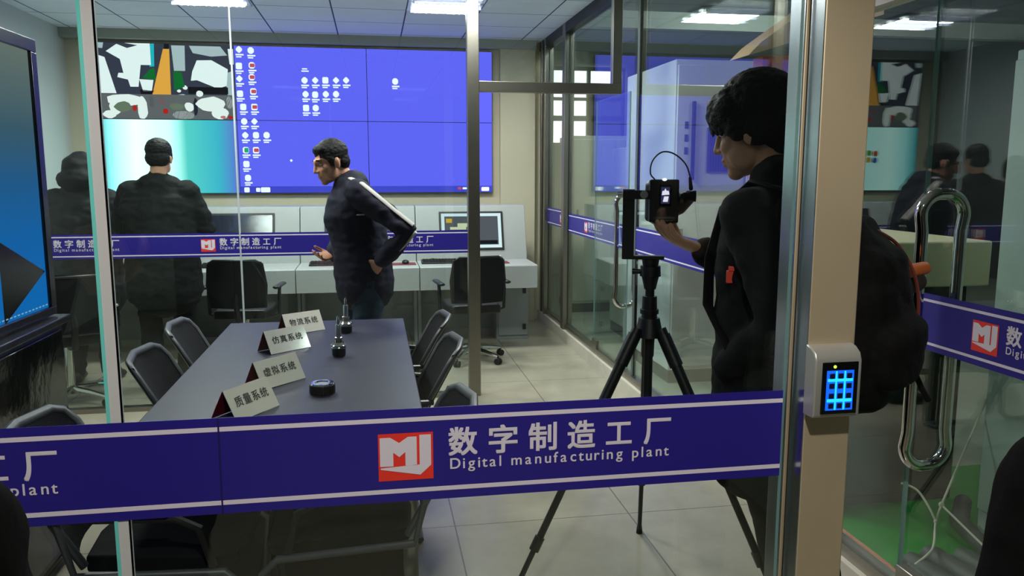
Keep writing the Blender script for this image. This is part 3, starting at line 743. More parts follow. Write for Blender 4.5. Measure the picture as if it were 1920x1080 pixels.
for k in range(26):
    a = 2 * PI * k / 26; m.box((.0445 * math.cos(a), .0445 * math.sin(a), .016), (.004, .005, .028), rz=a)
obj('ribs', m, BLACKP, t)
m = MB(); m.lathe((0, 0, 0), [(.026, .030), (.043, .030), (.044, .034), (.040, .039), (.028, .039), (.024, .034), (.024, .030)]); obj('rim', m, CHROME, t)
m = MB(); m.lathe((0, 0, 0), [(0, .032), (.024, .032), (.022, .035), (0, .036)]); obj('hub', m, GREYP, t)

CARDW = mat('card_white', S(232, 228, 216), .5)
CARDG = mat('card_glossy', S(236, 232, 222), .12, coat=.6)
CARDR = mat('card_red', S(120, 24, 44), .5)
INK = mat('marker_ink', S(70, 66, 66), .8)
def name_card(a, b, label, txt, glossy=False):
    a, b = V(a), V(b); d = b - a; L = .212; ang = math.atan2(d.y, d.x); c = (a + b) / 2
    t = thing('name_card', label, 'name card', (c.x, c.y, .7505), ang, 'folded name cards on the table')
    hgt, lean = .098, .052
    A, B_ = V((0, 0, .001)), V((0, lean, hgt)); up = (B_ - A).normalized(); n = V((0, -up.z, up.y))
    def sheet(P, Q, nn): 
        m = MB(); m.rings([[P + V((x, 0, 0)) + nn * o for x in (-L / 2, L / 2)] + [Q + V((x, 0, 0)) + nn * o for x in (L / 2, -L / 2)] for o in (0, .002)]); return m
    obj('front_face', sheet(A, B_, n), CARDG if glossy else CARDW, t, smooth=False)
    B2 = V((0, lean * 2, .001)); n2 = V((0, up.z, up.y))
    obj('back_face', sheet(V((0, lean * 2, .001)), B_, n2), CARDR, t, smooth=False)
    m = MB(); Ls = .034
    for k, ch in enumerate(txt): put_text(m, ch, A + n * .0026, V((1, 0, 0)), up, -.078 + k * .041, -.078 + k * .041 + Ls, .045, .045 + Ls, .012)
    obj('handwriting', m, INK, t, smooth=False)
name_card((-.452, 2.61, 0), (-.338, 2.79, 0), 'folded white name card nearest the blue band', '质量系统')
name_card((-.418, 3.0, 0), (-.279, 3.16, 0), 'folded white name card with clear handwriting beside the ribbed cap', '虚拟系统')
name_card((-.463, 3.60, 0), (-.301, 3.74, 0), 'glossy folded name card with a bright glare', '仿真系统', True)
name_card((-.43, 4.03, 0), (-.262, 4.15, 0), 'folded white name card farthest along the table', '物流系统')

# ------------------------------------------------------------------ display on its stand at the left
TVM = Matrix.Translation((-1.285, 3.47, .985)) @ Matrix.Rotation(R(-1.5), 4, 'Z')   # local: -Y runs towards the viewer, +X is the lit side
t = thing('display_screen', 'large black framed display with a blue picture at the left edge', 'display', (-1.285, 3.47, .985))
def tvb(mb, y0, y1, z0, z1, x0, x1): mb.span((x0, y0, z0), (x1, y1, z1))
m = MB()
for a in ((-1.6, 0, 0, .035), (-1.6, 0, 1.025, 1.075), (-.052, 0, .035, 1.025), (-1.6, -1.55, .035, 1.025)): tvb(m, *a, -.05, .012)
obj('bezel', m.xform(TVM), mat('bezel_black', S(18, 18, 20), .25), t, bevel=.004, world=True)
m = MB(); tvb(m, -1.58, -.02, .02, 1.05, -.055, -.03); obj('back_cover', m.xform(TVM), BLACKP, t, smooth=False, world=True)
TVS = screen_ramp('display_picture', 'Z', 0, 1.07, [(0, S(20, 120, 205)), (.3, S(26, 112, 190)), (.5, S(42, 104, 158)), (.68, S(70, 104, 122)), (1, S(124, 134, 124))], .8)
m = MB(); tvb(m, -1.55, -.052, .035, 1.025, -.02, 0); sc = obj('screen', m.xform(TVM), TVS, t, smooth=False, world=True)
m = MB()
TO, TU = TVM @ V((.001, 0, 0)), (TVM.to_3x3() @ V((0, 1, 0)))
flat(m, [(-.06, .18), (-.42, .33), (-.42, .03)], TO, TU, V((0, 0, 1)), TVM.to_3x3() @ V((1, 0, 0)), .0)
obj('dark_arrow', m, mat('screen_black', S(10, 10, 12), .2), sc, smooth=False, world=True)
m = MB()
for k in range(14): yy = -.08 - k * .03; flat(m, [(yy, .045), (yy + .018, .045), (yy + .018, .05), (yy, .05)], TO, TU, V((0, 0, 1)), TVM.to_3x3() @ V((1, 0, 0)), .0005)
obj('status_line', m, em(150, 190, 210, .8), sc, smooth=False, world=True)
t = thing('display_stand', 'glossy black cabinet under the large display at the left', 'cabinet', (-1.31, 2.75, 0))
GLB = mat('gloss_black', S(12, 13, 16), .12, bump=.25, bscale=9)
m = MB(); m.span((-1.75, 2.10, .04), (-1.26, 3.47, .95)); obj('body', m, BLACKP, t, bevel=.006, world=True)
m = MB(); m.span((-1.77, 2.06, .95), (-1.235, 3.50, .978)); obj('top', m, mat('bezel_black', S(18, 18, 20), .25), t, bevel=.004, world=True)
for y0, y1 in ((2.12, 2.78), (2.80, 3.42)):
    m = MB(); m.span((-1.262, y0, .08), (-1.244, y1, .93)); d = obj('door', m, GLB, t, bevel=.003, world=True)
    m = MB(); m.tube([(-1.225, y1 - .05, .4), (-1.225, y1 - .05, .6)], .006, n=8); m.cone((-1.245, y1 - .05, .41), (-1.225, y1 - .05, .41), .005, n=8); m.cone((-1.245, y1 - .05, .59), (-1.225, y1 - .05, .59), .005, n=8); obj('handle', m, CHROME, d, world=True)
m = MB()
for x in (-1.72, -1.29):
    for y in (2.14, 3.43): m.cone((x, y, 0), (x, y, .045), .022, n=12)
obj('foot', m, RUBBER, t, world=True)

# ------------------------------------------------------------------ keypad on the post
t = thing('keypad', 'silver access keypad with blue lit keys on the steel post', 'keypad', (.872, 1.40, 1.083))
SILV = mat('silver_plastic', S(188, 188, 184), .35, .6)
m = MB()
prof = [(1.4, 0), (1.366, 0), (1.362, .006), (1.362, .112), (1.368, .126), (1.384, .136), (1.4, .139)]
m.rings([[V((x, y, 1.083 + z)) for y, z in prof] for x in (.820, .917)]); obj('housing', m, SILV, t, bevel=.003, world=True)
m = MB(); m.span((.834, 1.3595, 1.091), (.909, 1.3625, 1.193)); obj('face_plate', m, mat('face_black', S(9, 10, 13), .12), t, bevel=.002, world=True)
m = MB(); m.span((.843, 1.3585, 1.099), (.899, 1.3597, 1.177)); bp_ = obj('backlight', m, emit_mat('key_glow', S(20, 96, 255), 1.3), t, smooth=False, world=True)
m = MB()
for z in (1.1185, 1.1585): m.span((.845, 1.3582, z - .003), (.897, 1.3585, z + .003))
for x in (.8625, .8805): m.span((x - .0018, 1.3582, 1.10), (x + .0018, 1.3585, 1.176))
obj('bright_guides', m, emit_mat('key_glow_bright', S(40, 210, 255), 1.3), bp_, smooth=False, world=True)
KEYM = mat('key_dark', S(16, 22, 60), .3)
for r_ in range(4):
    for c in range(3):
        m = MB(); cx, cz = .8535 + c * .0178, 1.108 + r_ * .0195; m.box((cx, 1.3576, cz), (.0105, .003, .0105)); obj('key', m, KEYM, t, bevel=.0012, world=True)
m = MB(); m.ell((.859, 1.359, 1.1845), (.0032, .002, .0032)); obj('status_light', m, emit_mat('led_yellow', S(210, 240, 80), 1.4), t, world=True)

# ------------------------------------------------------------------ things in the hall behind the side glass
PALE = mat('cabinet_pale', S(206, 214, 198), .4, var=.03)
WHC = mat('cabinet_white', S(222, 226, 226), .35, var=.02)
def cabinet(name, label, a, b, body, doors=1, face='Y', dark_base=True, handle=True):
    cx, cy = (a[0] + b[0]) / 2, (a[1] + b[1]) / 2; t = thing(name, label, 'cabinet', (cx, cy, 0))
    m = MB(); m.span((a[0], a[1], .1 if dark_base else 0), b); obj('body', m, body, t, bevel=.006, world=True)
    if dark_base: m = MB(); m.span((a[0] + .01, a[1] + .01, 0), (b[0] - .01, b[1] - .01, .1)); obj('plinth', m, mat('plinth_dark', S(70, 74, 70), .6), t, smooth=False, world=True)
    for k in range(doors):
        m = MB()
        if face == 'Y':
            w_ = (b[0] - a[0]) / doors; x0 = a[0] + w_ * k
            m.span((x0 + .012, a[1] - .018, .13), (x0 + w_ - .012, a[1], b[2] - .04)); d = obj('door', m, body, t, bevel=.005, world=True)
            if handle: m = MB(); m.span((x0 + .05, a[1] - .03, .95), (x0 + .075, a[1] - .018, 1.15)); obj('handle', m, DARKMETAL, d, bevel=.003, world=True)
        else:
            w_ = (b[1] - a[1]) / doors; y0 = a[1] + w_ * k
            m.span((a[0] - .018, y0 + .012, .13), (a[0], y0 + w_ - .012, b[2] - .04)); d = obj('door', m, body, t, bevel=.005, world=True)
            if handle: m = MB(); m.span((a[0] - .03, y0 + .05, .95), (a[0] - .018, y0 + .075, 1.15)); obj('handle', m, DARKMETAL, d, bevel=.003, world=True)
    return t
wc = cabinet('machine_enclosure', 'tall white machine enclosure with purple grille behind the cameraman', (2.12, 5.5, 0), (3.2, 6.6, 2.34), WHC, 2, 'Y')
m = MB(); m.span((2.36, 5.47, 1.555), (2.66, 5.483, 1.87)); g = obj('grille', m, mat('grille_purple', S(96, 92, 190), .4), wc, smooth=False, world=True)
m = MB()
for k in range(14): m.span((2.37 + k * .02, 5.462, 1.57), (2.378 + k * .02, 5.471, 1.855))
obj('grille_bars', m, mat('grille_dark', S(64, 60, 130), .5), g, smooth=False, world=True)
m = MB(); m.span((2.24, 5.455, 1.5), (2.262, 5.483, 2.05)); obj('long_handle', m, DARKMETAL, wc, bevel=.004, world=True)
m = MB()
for k in range(3): m.span((2.19, 5.478, 1.86 - k * .09), (2.215, 5.484, 1.91 - k * .09))
obj('button', m, mat('button_dark', S(60, 66, 80), .4), wc, bevel=.002, world=True)
cabinet('storage_cabinet', 'pale green grey cabinet beyond the side glass left of the white enclosure', (2.30, 7.0, 0), (3.0, 7.6, 1.78), PALE, 1, 'Y')
cabinet('storage_cabinet', 'tall pale green cabinet row seen through the far side pane', (2.15, 8.6, 0), (3.6, 9.2, 1.95), PALE, 3, 'Y')
cabinet('control_cabinet', 'tall grey green cabinet at the right edge behind the glass door', (2.53, 1.3, 0), (3.2, 2.88, 2.03), mat('cabinet_greygreen', S(176, 196, 186), .45, var=.03), 1, 'X', False, False)
# dark machine with a cream top strip
t = thing('machine_bench', 'dark green grey machine bench with cream top panel behind the pull handle', 'machine', (2.3, 3.5, 0))
m = MB(); m.span((1.96, 3.25, .0), (2.70, 4.1, 1.04)); obj('body', m, mat('machine_dark', S(20, 29, 26), .6, var=.1, vscale=4), t, bevel=.01, world=True)
m = MB(); m.span((1.90, 3.19, 1.04), (2.76, 4.15, 1.245)); obj('top_panel', m, mat('machine_cream', S(228, 220, 184), .5), t, bevel=.008, world=True)
# orange booth
t = thing('orange_booth', 'orange booth with sloping peach roof and pink poster behind the cameraman', 'booth', (2.45, 4.6, 0))
ORG = mat('booth_orange', S(214, 118, 62), .6); PEACH = mat('booth_peach', S(240, 196, 158), .6)
m = MB(); m.span((2.165, 4.3, 0), (2.75, 4.42, 2.2)); obj('body', m, ORG, t, bevel=.006, world=True)
m = MB(); m.rings([[V((x, y, z)) for x, z in ((2.05, 2.19), (2.85, 2.43), (2.85, 2.56), (2.46, 2.50), (2.12, 2.26))] for y in (4.24, 4.48)]); obj('roof', m, PEACH, t, smooth=False, world=True)
m = MB(); m.span((2.215, 4.285, 1.3), (2.70, 4.299, 2.16)); ps = obj('poster', m, mat('poster_pink', S(200, 112, 150), .6, var=.12, vscale=5), t, smooth=False, world=True)
m = MB()
for k in range(5): m.span((2.30, 4.28, 2.08 - k * .1), (2.30 + (.26, .2, .3, .18, .24)[k], 4.285, 2.105 - k * .1))
obj('poster_stripes', m, mat('poster_pale', S(240, 190, 190), .6), ps, smooth=False, world=True)
# hall overhead beam
slab('trim_23', (XS + .08, 9.6, 3.28), (9, 9.75, 3.48), mat('beam_pale', S(190, 196, 186), .6), 'pale overhead beam across the hall')
# hoses, rope and cable on the green floor
HOSE = mat('hose_grey', S(74, 80, 76), .6, var=.15, vscale=20)
def hose(pts, r, label):
    m = MB(); P = []; Rr = []
    pts = [V(p) for p in pts]; n = 0
    for i in range(len(pts) - 1):
        for k in range(10): P.append(pts[i].lerp(pts[i + 1], k / 10)); Rr.append(r * (1.06 if n % 2 else .94)); n += 1
    m.tube(P, Rr, n=14); o = obj('hose', m, HOSE, None); setp(o, label, 'hose', 'grey corrugated hoses on the green floor'); return o
hose([(2.02, 2.62, .054), (2.05, 2.30, .054), (2.12, 1.9, .054)], .045, 'grey hose nearest the glass on the green floor')
hose([(2.13, 2.66, .054), (2.17, 2.30, .054), (2.24, 1.9, .054)], .045, 'middle grey hose of the three lying on the green floor')
hose([(2.24, 2.62, .054), (2.30, 2.25, .054), (2.37, 1.9, .054)], .045, 'grey hose farthest from the glass beside the tall cabinet')
hose([(2.36, 2.55, .05), (2.48, 2.92, .05), (2.66, 3.12, .05)], .035, 'thin grey hose slanting back toward the machine bench')
ROPE = mat('rope_white', S(206, 204, 186), .85)
t = thing('white_rope', 'knotted white rope stretched down to the hoses on the green floor', 'rope', (2.29, 2.75, .3))
m = MB(); kn = V((2.27, 2.78, .20)); m.tube(spline([(2.535, 2.892, .60), (2.41, 2.84, .41), kn]), .0045, n=8); obj('strand', m, ROPE, t, world=True)
m = MB(); m.tube(spline([kn, (2.21, 2.73, .15), (2.12, 2.62, .115), (2.05, 2.56, .112), (1.99, 2.55, .08)]), .0045, n=8); obj('strand', m, ROPE, t, world=True)
m = MB(); m.tube(spline([kn, (2.29, 2.66, .15), (2.30, 2.55, .112)]), .0045, n=8); obj('strand', m, ROPE, t, world=True)
m = MB(); m.tube(spline([(2.215, 2.735, .152), (2.21, 2.78, .20), (2.19, 2.83, .25), (2.14, 2.86, .27)]), .0045, n=8); obj('loose_end', m, ROPE, t, world=True)
m = MB(); m.ell(kn, (.011, .011, .013)); m.ell((2.213, 2.733, .152), (.009, .009, .009)); obj('knot', m, ROPE, t, world=True)
m = MB(); m.tube([(1.845, 3.3, .113), (1.845, 2.9, .112), (1.845, 2.5, .112), (1.86, 2.2, .05), (2.0, 1.9, .016)], .010, n=8); o = obj('cable', m, mat('cable_orange', S(196, 122, 88), .5), None); setp(o, 'orange cable lying along the stone curb behind the side glass', 'cable')

# ------------------------------------------------------------------ people
def voxel(mb, size, smooth_n=6, wrinkle=0.0, wscale=9.0, name='form'):
    bm = mb.bm; bmesh.ops.recalc_face_normals(bm, faces=bm.faces[:])
    me = bpy.data.meshes.new(name); bm.to_mesh(me); bm.free()
    o = bpy.data.objects.new(name, me); COL.objects.link(o)
    r = o.modifiers.new('r', 'REMESH'); r.mode = 'VOXEL'; r.voxel_size = size
    if smooth_n: s_ = o.modifiers.new('s', 'SMOOTH'); s_.iterations = smooth_n; s_.factor = .5
    bpy.context.view_layer.update()
    dg = bpy.context.evaluated_depsgraph_get(); ne = bpy.data.meshes.new_from_object(o.evaluated_get(dg))
    bpy.data.objects.remove(o); bpy.data.meshes.remove(me)
    if wrinkle:
        ns = [v.normal.copy() for v in ne.vertices]
        for v, n in zip(ne.vertices, ns):
            q = V((v.co.x * wscale, v.co.y * wscale, v.co.z * wscale * 1.6)); v.co += n * wrinkle * (noise.noise(q) + .5 * noise.noise(q * 2.3))
    for p in ne.polygons: p.use_smooth = True
    return ne

def frame(f, up=(0, 0, 1)):
    f = V(f).normalized(); u = V(up); u = (u - f * u.dot(f)).normalized(); l = u.cross(f)
    return f, l, u      # forward, left, up

def head_geo(mb, c, f, up=(0, 0, 1), s=1.0):
    f, l, u = frame(f, up); M = Matrix((f, l, u)).transposed(); c = V(c)
    P = lambda x, y, z: c + (f * x + l * y + u * z) * s
    E = lambda p, r, T=None: mb.ell(P(*p), [q * s for q in r], M, 24, 16)
    E((-.012, 0, .035), (.095, .076, .092)); E((.03, 0, -.035), (.064, .062, .075)); E((.045, 0, -.07), (.042, .045, .042)); E((.068, 0, -.098), (.022, .024, .02))
    mb.limb([P(.082, .038, .026), P(.09, 0, .024), P(.082, -.038, .026)], [.011 * s] * 3)
    mb.limb([P(.09, 0, .02), P(.101, 0, -.010), P(.107, 0, -.030)], [.009 * s, .010 * s, .0125 * s]); E((.095, .013, -.034), (.012, .009, .008)); E((.095, -.013, -.034), (.012, .009, .008))
    for y in (-1, 1):
        E((.058, y * .036, -.028), (.028, .024, .028)); E((.026, y * .049, -.056), (.042, .016, .042))
        E((-.006, y * .078, -.012), (.019, .008, .031)); E((-.012, y * .083, -.005), (.012, .006, .024))
    E((.090, 0, -.060), (.010, .024, .0065)); E((.087, 0, -.073), (.011, .021, .0075))
    return P, M
def eyes(P, M, s, root, mbm=None):
    for y in (-1, 1):
        m = MB(); m.ell(P(.0745, y * .0305, .004), (.0115 * s, .0125 * s, .0050 * s), M); eye = obj('eye', m, mat('eye_white', S(220, 214, 206), .3), root, world=True)
        m = MB(); m.ell(P(.0835, y * .0305, .003), (.004 * s, .0062 * s, .0050 * s), M); obj('iris', m, EYEW, eye, world=True)
        m = MB(); m.limb([P(.090, y * .014, .026), P(.092, y * .032, .031), P(.082, y * .05, .027)], [(.004 * s, .0055 * s)] * 3); obj('eyebrow', m, HAIR, root, world=True)

def hand_geo(mb, wr, d, n, side, curls=(.25, .3, .3, .35), s=1.0, thumb=.5):
    """wrist point, pointing direction, palm normal, direction of the thumb side"""
    d = V(d).normalized(); n = V(n); n = (n - d * n.dot(d)).normalized(); sd = V(side); sd = (sd - d * sd.dot(d) - n * sd.dot(n)).normalized(); wr = V(wr)
    k = wr + d * .092 * s
    mb.limb([wr - d * .02 * s, wr + d * .012 * s, wr + d * .05 * s, k], [(.027 * s, .019 * s), (.028 * s, .018 * s), (.040 * s, .016 * s), (.040 * s, .0125 * s)], side=sd)
    for q, (off, ln, cu) in enumerate(zip((.029, .0095, -.0105, -.029), (.072, .080, .075, .058), curls)):
        p = k + sd * off * s - d * .008 * s; dd = (d + sd * off * 1.6).normalized(); pts = [p]; a = 0; rad = [.0095 * s]
        for seg, fr_ in enumerate((.45, .32, .23)):
            a += cu * (1.0 if seg == 0 else 1.15); pts.append(pts[-1] + (dd * math.cos(a) + n * math.sin(a)) * ln * s * fr_); rad.append((.0092, .0085, .0072)[seg] * s)
        mb.limb(pts, rad, n=12)
    p = wr + d * .03 * s + sd * .03 * s; v1 = (sd * .75 + d * .65 + n * thumb * .3).normalized(); v2 = (d * .85 + sd * .35 + n * thumb).normalized()
    mb.limb([p - sd * .012 * s, p + v1 * .035 * s, p + v1 * .035 * s + v2 * .03 * s, p + v1 * .035 * s + v2 * .055 * s], [.014 * s, .0115 * s, .0105 * s, .0085 * s], n=12)

def torso(mb, pts, side, n=24): mb.limb([p for p, a, b in pts], [(a, b) for p, a, b in pts], side=side, n=n)

def person(label, base, head, face, up, neck, sh, el, wr, hd, hip, kn, an, toe, body_mats, jacket, hairfn, pose_side, chest_r=(.20, .125), hem=.78, jacket_k=1.0, voxel_s=.006, wrinkle=.008, collar=True, sleeve=(.066, .056, .048), waist=None, hands=True, jname='jacket', extra=None, hs=1.0):
    """sh/el/wr/kn/an/toe: (left, right) points; hd: per hand (direction, palm normal, thumb side, curls) or None; pelvis derives from hips"""
    head, neck = V(head), V(neck); sh = [V(p) for p in sh]; el = [V(p) for p in el]; wr = [V(p) for p in wr]
    hip = [V(p) for p in hip]; kn = [V(p) for p in kn]; an = [V(p) for p in an]; toe = [V(p) for p in toe]
    pel = (hip[0] + hip[1]) / 2; chest = (sh[0] + sh[1]) / 2; side = V(pose_side).normalized(); mid = pel.lerp(chest, .5)
    m = MB(); P, M = head_geo(m, head, face, up, hs)
    m.limb([P(-.028, 0, -.05), neck, chest + V((0, 0, -.03))], [.055, .058, .075])
    torso(m, [(pel, .15, .10), (mid, .145, .095), (chest + V((0, 0, -.10)), .165, .11), (chest + V((0, 0, .0)), .15, .075)], side)
    for k in (0, 1):
        m.limb([sh[k], sh[k].lerp(el[k], .4), el[k], el[k].lerp(wr[k], .3), wr[k]], [.052, .045, .038, .038, .026])
        if hd[k] and hands: hand_geo(m, wr[k], *hd[k])
        m.limb([hip[k], hip[k].lerp(kn[k], .5), kn[k], kn[k].lerp(an[k], .35), an[k]], [.088, .074, .054, .054, .038])
        m.limb([an[k] - (toe[k] - an[k]) * .25 + V((0, 0, -.03)), an[k].lerp(toe[k], .5), toe[k]], [.036, .036, .03])
    me = voxel(m, voxel_s, 7)
    for v in me.vertices: v.co -= V(base)
    body = link('person', me, body_mats[0]); body.location = base
    setp(body, label, 'person')
    # trousers
    m = MB(); torso(m, [(pel + V((0, 0, .10)), .165, .118), (pel, .18, .13), (pel + V((0, 0, -.08)), .17, .12)], side)
    for k in (0, 1): m.limb([hip[k], hip[k].lerp(kn[k], .5), kn[k], kn[k].lerp(an[k], .4), an[k] + V((0, 0, .0))], [.105, .092, .078, .074, .066])
    tm = voxel(m, .010, 6, wrinkle, 8)
    for v in tm.vertices: v.co -= V(base)
    link('trousers', tm, body_mats[1], body)
    for k in (0, 1):
        m = MB(); a = an[k]; tt = toe[k]; dirn = (tt - a); dirn.z = 0; dirn.normalize(); g = V((a.x, a.y, base[2]))
        sd = V((-dirn.y, dirn.x, 0))
        m.limb([g - dirn * .05 + V((0, 0, .05)), g + dirn * .04 + V((0, 0, .05)), g + dirn * .15 + V((0, 0, .032))], [(.042, .048), (.045, .048), (.044, .03)], side=sd)
        sm = voxel(m, .008, 4)
        for v in sm.vertices: v.co -= V(base); 
        for v in sm.vertices: v.co.z = max(v.co.z, .001)
        link('shoe', sm, RUBBER, body)
    # jacket
    m = MB(); K = jacket_k; hemp = pel + (V((0, 0, hem)) - V((0, 0, pel.z)))
    cr = (chest_r[0] * K, chest_r[1] * K)
    torso(m, [(hemp, cr[0] * (waist or .98), cr[1] * 1.12), (pel.lerp(mid, .3), cr[0] * .95, cr[1] * 1.08), (mid, cr[0] * .92, cr[1] * 1.04), (chest + V((0, 0, -.13)), cr[0] * 1.0, cr[1] * 1.06), (chest + V((0, 0, -.04)), cr[0] * .95, cr[1] * .9), (chest + V((0, 0, .035)), cr[0] * .62, cr[1] * .66)], side)
    for k in (0, 1):
        m.limb([sh[k], sh[k].lerp(el[k], .45), el[k], el[k].lerp(wr[k], .5), wr[k].lerp(el[k], .06)], [(sleeve[0] + .012) * K, (sleeve[0] + .002) * K, sleeve[1] * K, sleeve[1] * K * .95, sleeve[2] * K])
        m.limb([chest + V((0, 0, .03)), sh[k]], [.075 * K, .072 * K])
    if collar:
        ax = (P(-.03, 0, -.06) - neck).normalized()
        m.limb([neck - ax * .05, neck - ax * .01, neck + ax * .015], [(.092, .092), (.079, .079), (.072, .072)])
    if extra: extra(m)
    jm = voxel(m, .009, 6, wrinkle, 8)
    for v in jm.vertices: v.co -= V(base)
    link(jname, jm, jacket, body)
    # hair
    m = MB(); hairfn(m, P, M, hs); hm = voxel(m, .0045, 4, .0030, 48)
    for v in hm.vertices: v.co -= V(base)
    link('hair', hm, HAIR, body)
    return body, P, M

def hair_short(m, P, M, s):
    E = lambda p, r: m.ell(P(*p), [q * s for q in r], M, 24, 16)
    E((-.016, 0, .048), (.097, .081, .086)); E((-.052, 0, -.005), (.056, .072, .062)); E((.040, 0, .082), (.045, .060, .032))
    for y in (-1, 1): E((.012, y * .068, .02), (.026, .012, .045))
def hair_thick(m, P, M, s):
    E = lambda p, r: m.ell(P(*p), [q * s for q in r], M, 24, 16)
    E((-.018, 0, .062), (.110, .093, .096)); E((-.062, 0, .0), (.058, .080, .078)); E((.062, 0, .075), (.052, .074, .046)); E((.085, .0, .056), (.024, .062, .03)); E((-.066, 0, -.05), (.036, .058, .04))
    for y in (-1, 1): E((.022, y * .076, .024), (.034, .016, .052)); E((.062, y * .05, .045), (.036, .03, .040)); E((.035, y * .066, .058), (.045, .026, .045)); E((-.03, y * .072, .0), (.045, .02, .05))
    rnd = random.Random(5)
    for k in range(26):
        a = -1.25 + 2.5 * k / 25; y0, x0 = .074 * math.sin(a), .02 + .085 * math.cos(a)
        m.limb([P(x0 * .75, y0 * .9, .105), P(x0 + .006, y0 * 1.04, .065), P(x0 + .004, y0 * 1.06, .03 + rnd.uniform(-.014, .008) - .02 * abs(math.sin(a)))], [.011 * s, .0105 * s, .005 * s], n=8)
def hair_cap(m, P, M, s):
    E = lambda p, r: m.ell(P(*p), [q * s for q in r], M, 24, 16)
    E((-.018, 0, .060), (.103, .088, .084)); E((-.05, 0, .0), (.064, .082, .07))
    for y in (-1, 1): E((.01, y * .072, .02), (.03, .014, .05))

# cameraman standing at the tripod, seen from behind his left shoulder
fd = V((-.56, .83, 0)).normalized(); fr_ = V((fd.y, -fd.x, 0))
TC = V((1.165, 2.18, 0)); 
def at(f_, r_, z): return TC + fd * f_ + fr_ * r_ + V((0, 0, z))
hc = V((1.128, 2.27, 1.675))
def coat_skirt(m):
    m.limb([at(.0, 0, .95), at(.0, 0, .72)], [(.205, .155), (.215, .165)], side=fr_)
    m.limb([at(-.02, 0, 1.475), at(-.005, 0, 1.515)], [(.105, .10), (.098, .092)])
cm, CP, CMx = person('person in black coat with thick black hair, one hand under the camera, wearing a backpack', (TC.x, TC.y, 0), hc, (-.71, .68, -.21), (-.16, .16, 1), at(.0, 0, 1.49),
       (at(-.01, -.19, 1.435), at(.02, .19, 1.435)), (at(-.13, -.21, 1.16), at(.16, .23, 1.185)), (at(.03, -.19, .99), V((1.100, 2.555, 1.288))),
       (None, ((-.93, -.02, .36), (.34, .1, .93), (.1, .98, 0), (.20, .22, .24, .28), 1.2, 1.1)),
       (at(0, -.1, .93), at(0, .1, .93)), (V((1.175, 2.10, .50)), V((1.30, 2.22, .50))), (V((1.275, 2.02, .09)), V((1.40, 2.12, .09))), (V((1.20, 2.13, .03)), V((1.32, 2.24, .03))),
       (SKIN, TROUS), COAT, hair_thick, fr_, (.215, .14), .72, 1.0, .0045, .009, False, (.066, .058, .052), 1.0, True, 'coat', coat_skirt, 1.14)
eyes(CP, CMx, 1.14, cm)
m = MB(); m.box((.985, 2.085, 1.262), (.030, .012, .036), rz=-.3, rx=.1); m.box((.985, 2.082, 1.285), (.022, .014, .014), rz=-.3)
obj('strap_tag', m, mat('tag_red', S(206, 62, 48), .5), cm, bevel=.002, world=True)
# backpack
t = thing('backpack', 'black backpack with red piping on the cameraman\'s back', 'backpack', at(-.30, .02, .95))
PK = mat('pack_black', S(8, 8, 10), .85, spec=.2, var=.3, vscale=20, bump=.3, bscale=50)
m = MB(); m.limb([at(-.25, .03, .98), at(-.26, .03, 1.15), at(-.245, .03, 1.30), at(-.21, .03, 1.375)], [(.165, .10), (.175, .115), (.165, .10), (.12, .06)], side=fr_)
m.limb([at(-.35, .03, 1.02), at(-.36, .03, 1.12)], [(.12, .055), (.12, .055)], side=fr_)
pm = voxel(m, .009, 6, .010, 8)
pmx = root_matrix(t).inverted()
for v in pm.vertices: v.co = pmx @ v.co
link('bag', pm, PK, t)
m = MB(); m.tube(spline([at(-.30, .19, .98), at(-.335, .20, 1.1), at(-.33, .195, 1.24), at(-.285, .165, 1.345), at(-.25, .06, 1.40)]), .005, n=6); obj('piping', m, mat('piping_red', S(120, 52, 44), .6), t, world=True)
for s_ in (-1, 1):
    m = MB(); m.tube([at(-.17, s_ * .10, 1.36), at(-.09, s_ * .115, 1.50), at(.02, s_ * .115, 1.525), at(.105, s_ * .12, 1.45), at(.148, s_ * .12, 1.30), at(.135, s_ * .14, 1.16), at(.02, s_ * .205, 1.06), at(-.14, s_ * .17, 1.02)], [(.024, .008)] * 8, side=fr_); obj('shoulder_strap', m, PK, t, world=True)
m = MB(); m.tube([at(-.33, .2, 1.0), at(-.36, .215, .93), at(-.375, .225, .90)], (.008), n=6, side=fr_); obj('loose_strap', m, PK, t, world=True)
m = MB(); m.limb([at(-.27, .205, 1.22), at(-.30, .27, 1.235)], [.030, .030]); bt = obj('side_pouch', m, mat('pouch_dark', S(44, 38, 34), .7), t, world=True)
m = MB(); m.limb([at(-.285, .215, 1.265), at(-.315, .285, 1.275)], [.021, .019]); obj('orange_roll', m, mat('roll_orange', S(206, 104, 44), .55), bt, world=True)

# tripod with panoramic bracket
TX, TY = .93, 2.60
t = thing('tripod', 'black camera tripod with upright bracket standing on the tiled floor', 'tripod', (TX, TY, 0))
apex = V((TX, TY, 1.02))
for (dx, dy) in ((.176, .55), (-.56, -.12), (.385, -.43)):
    foot = V((TX + dx, TY + dy, .012)); top = apex + V((dx, dy, 0)).normalized() * .045; d = foot - top
    m = MB(); m.cone(top, top + d * .42, .019, .018, 14); m.cone(top + d * .40, top + d * .72, .0125, .0125, 12); m.cone(top + d * .70, foot, .0095, .009, 12); lg = obj('leg', m, DARKMETAL, t, world=True)
    m = MB()
    for k in (.41, .71): m.cone(top + d * (k - .022), top + d * (k + .022), .023 if k < .5 else .0175, n=14)
    m.cone(top + d * .02, top + d * .12, .0235, n=14); obj('leg_lock', m, BLACKP, lg, world=True)
    m = MB(); m.cone(foot - V((0, 0, .012)), foot + V((0, 0, .02)), .014, .011, 12); obj('rubber_foot', m, RUBBER, lg, world=True)
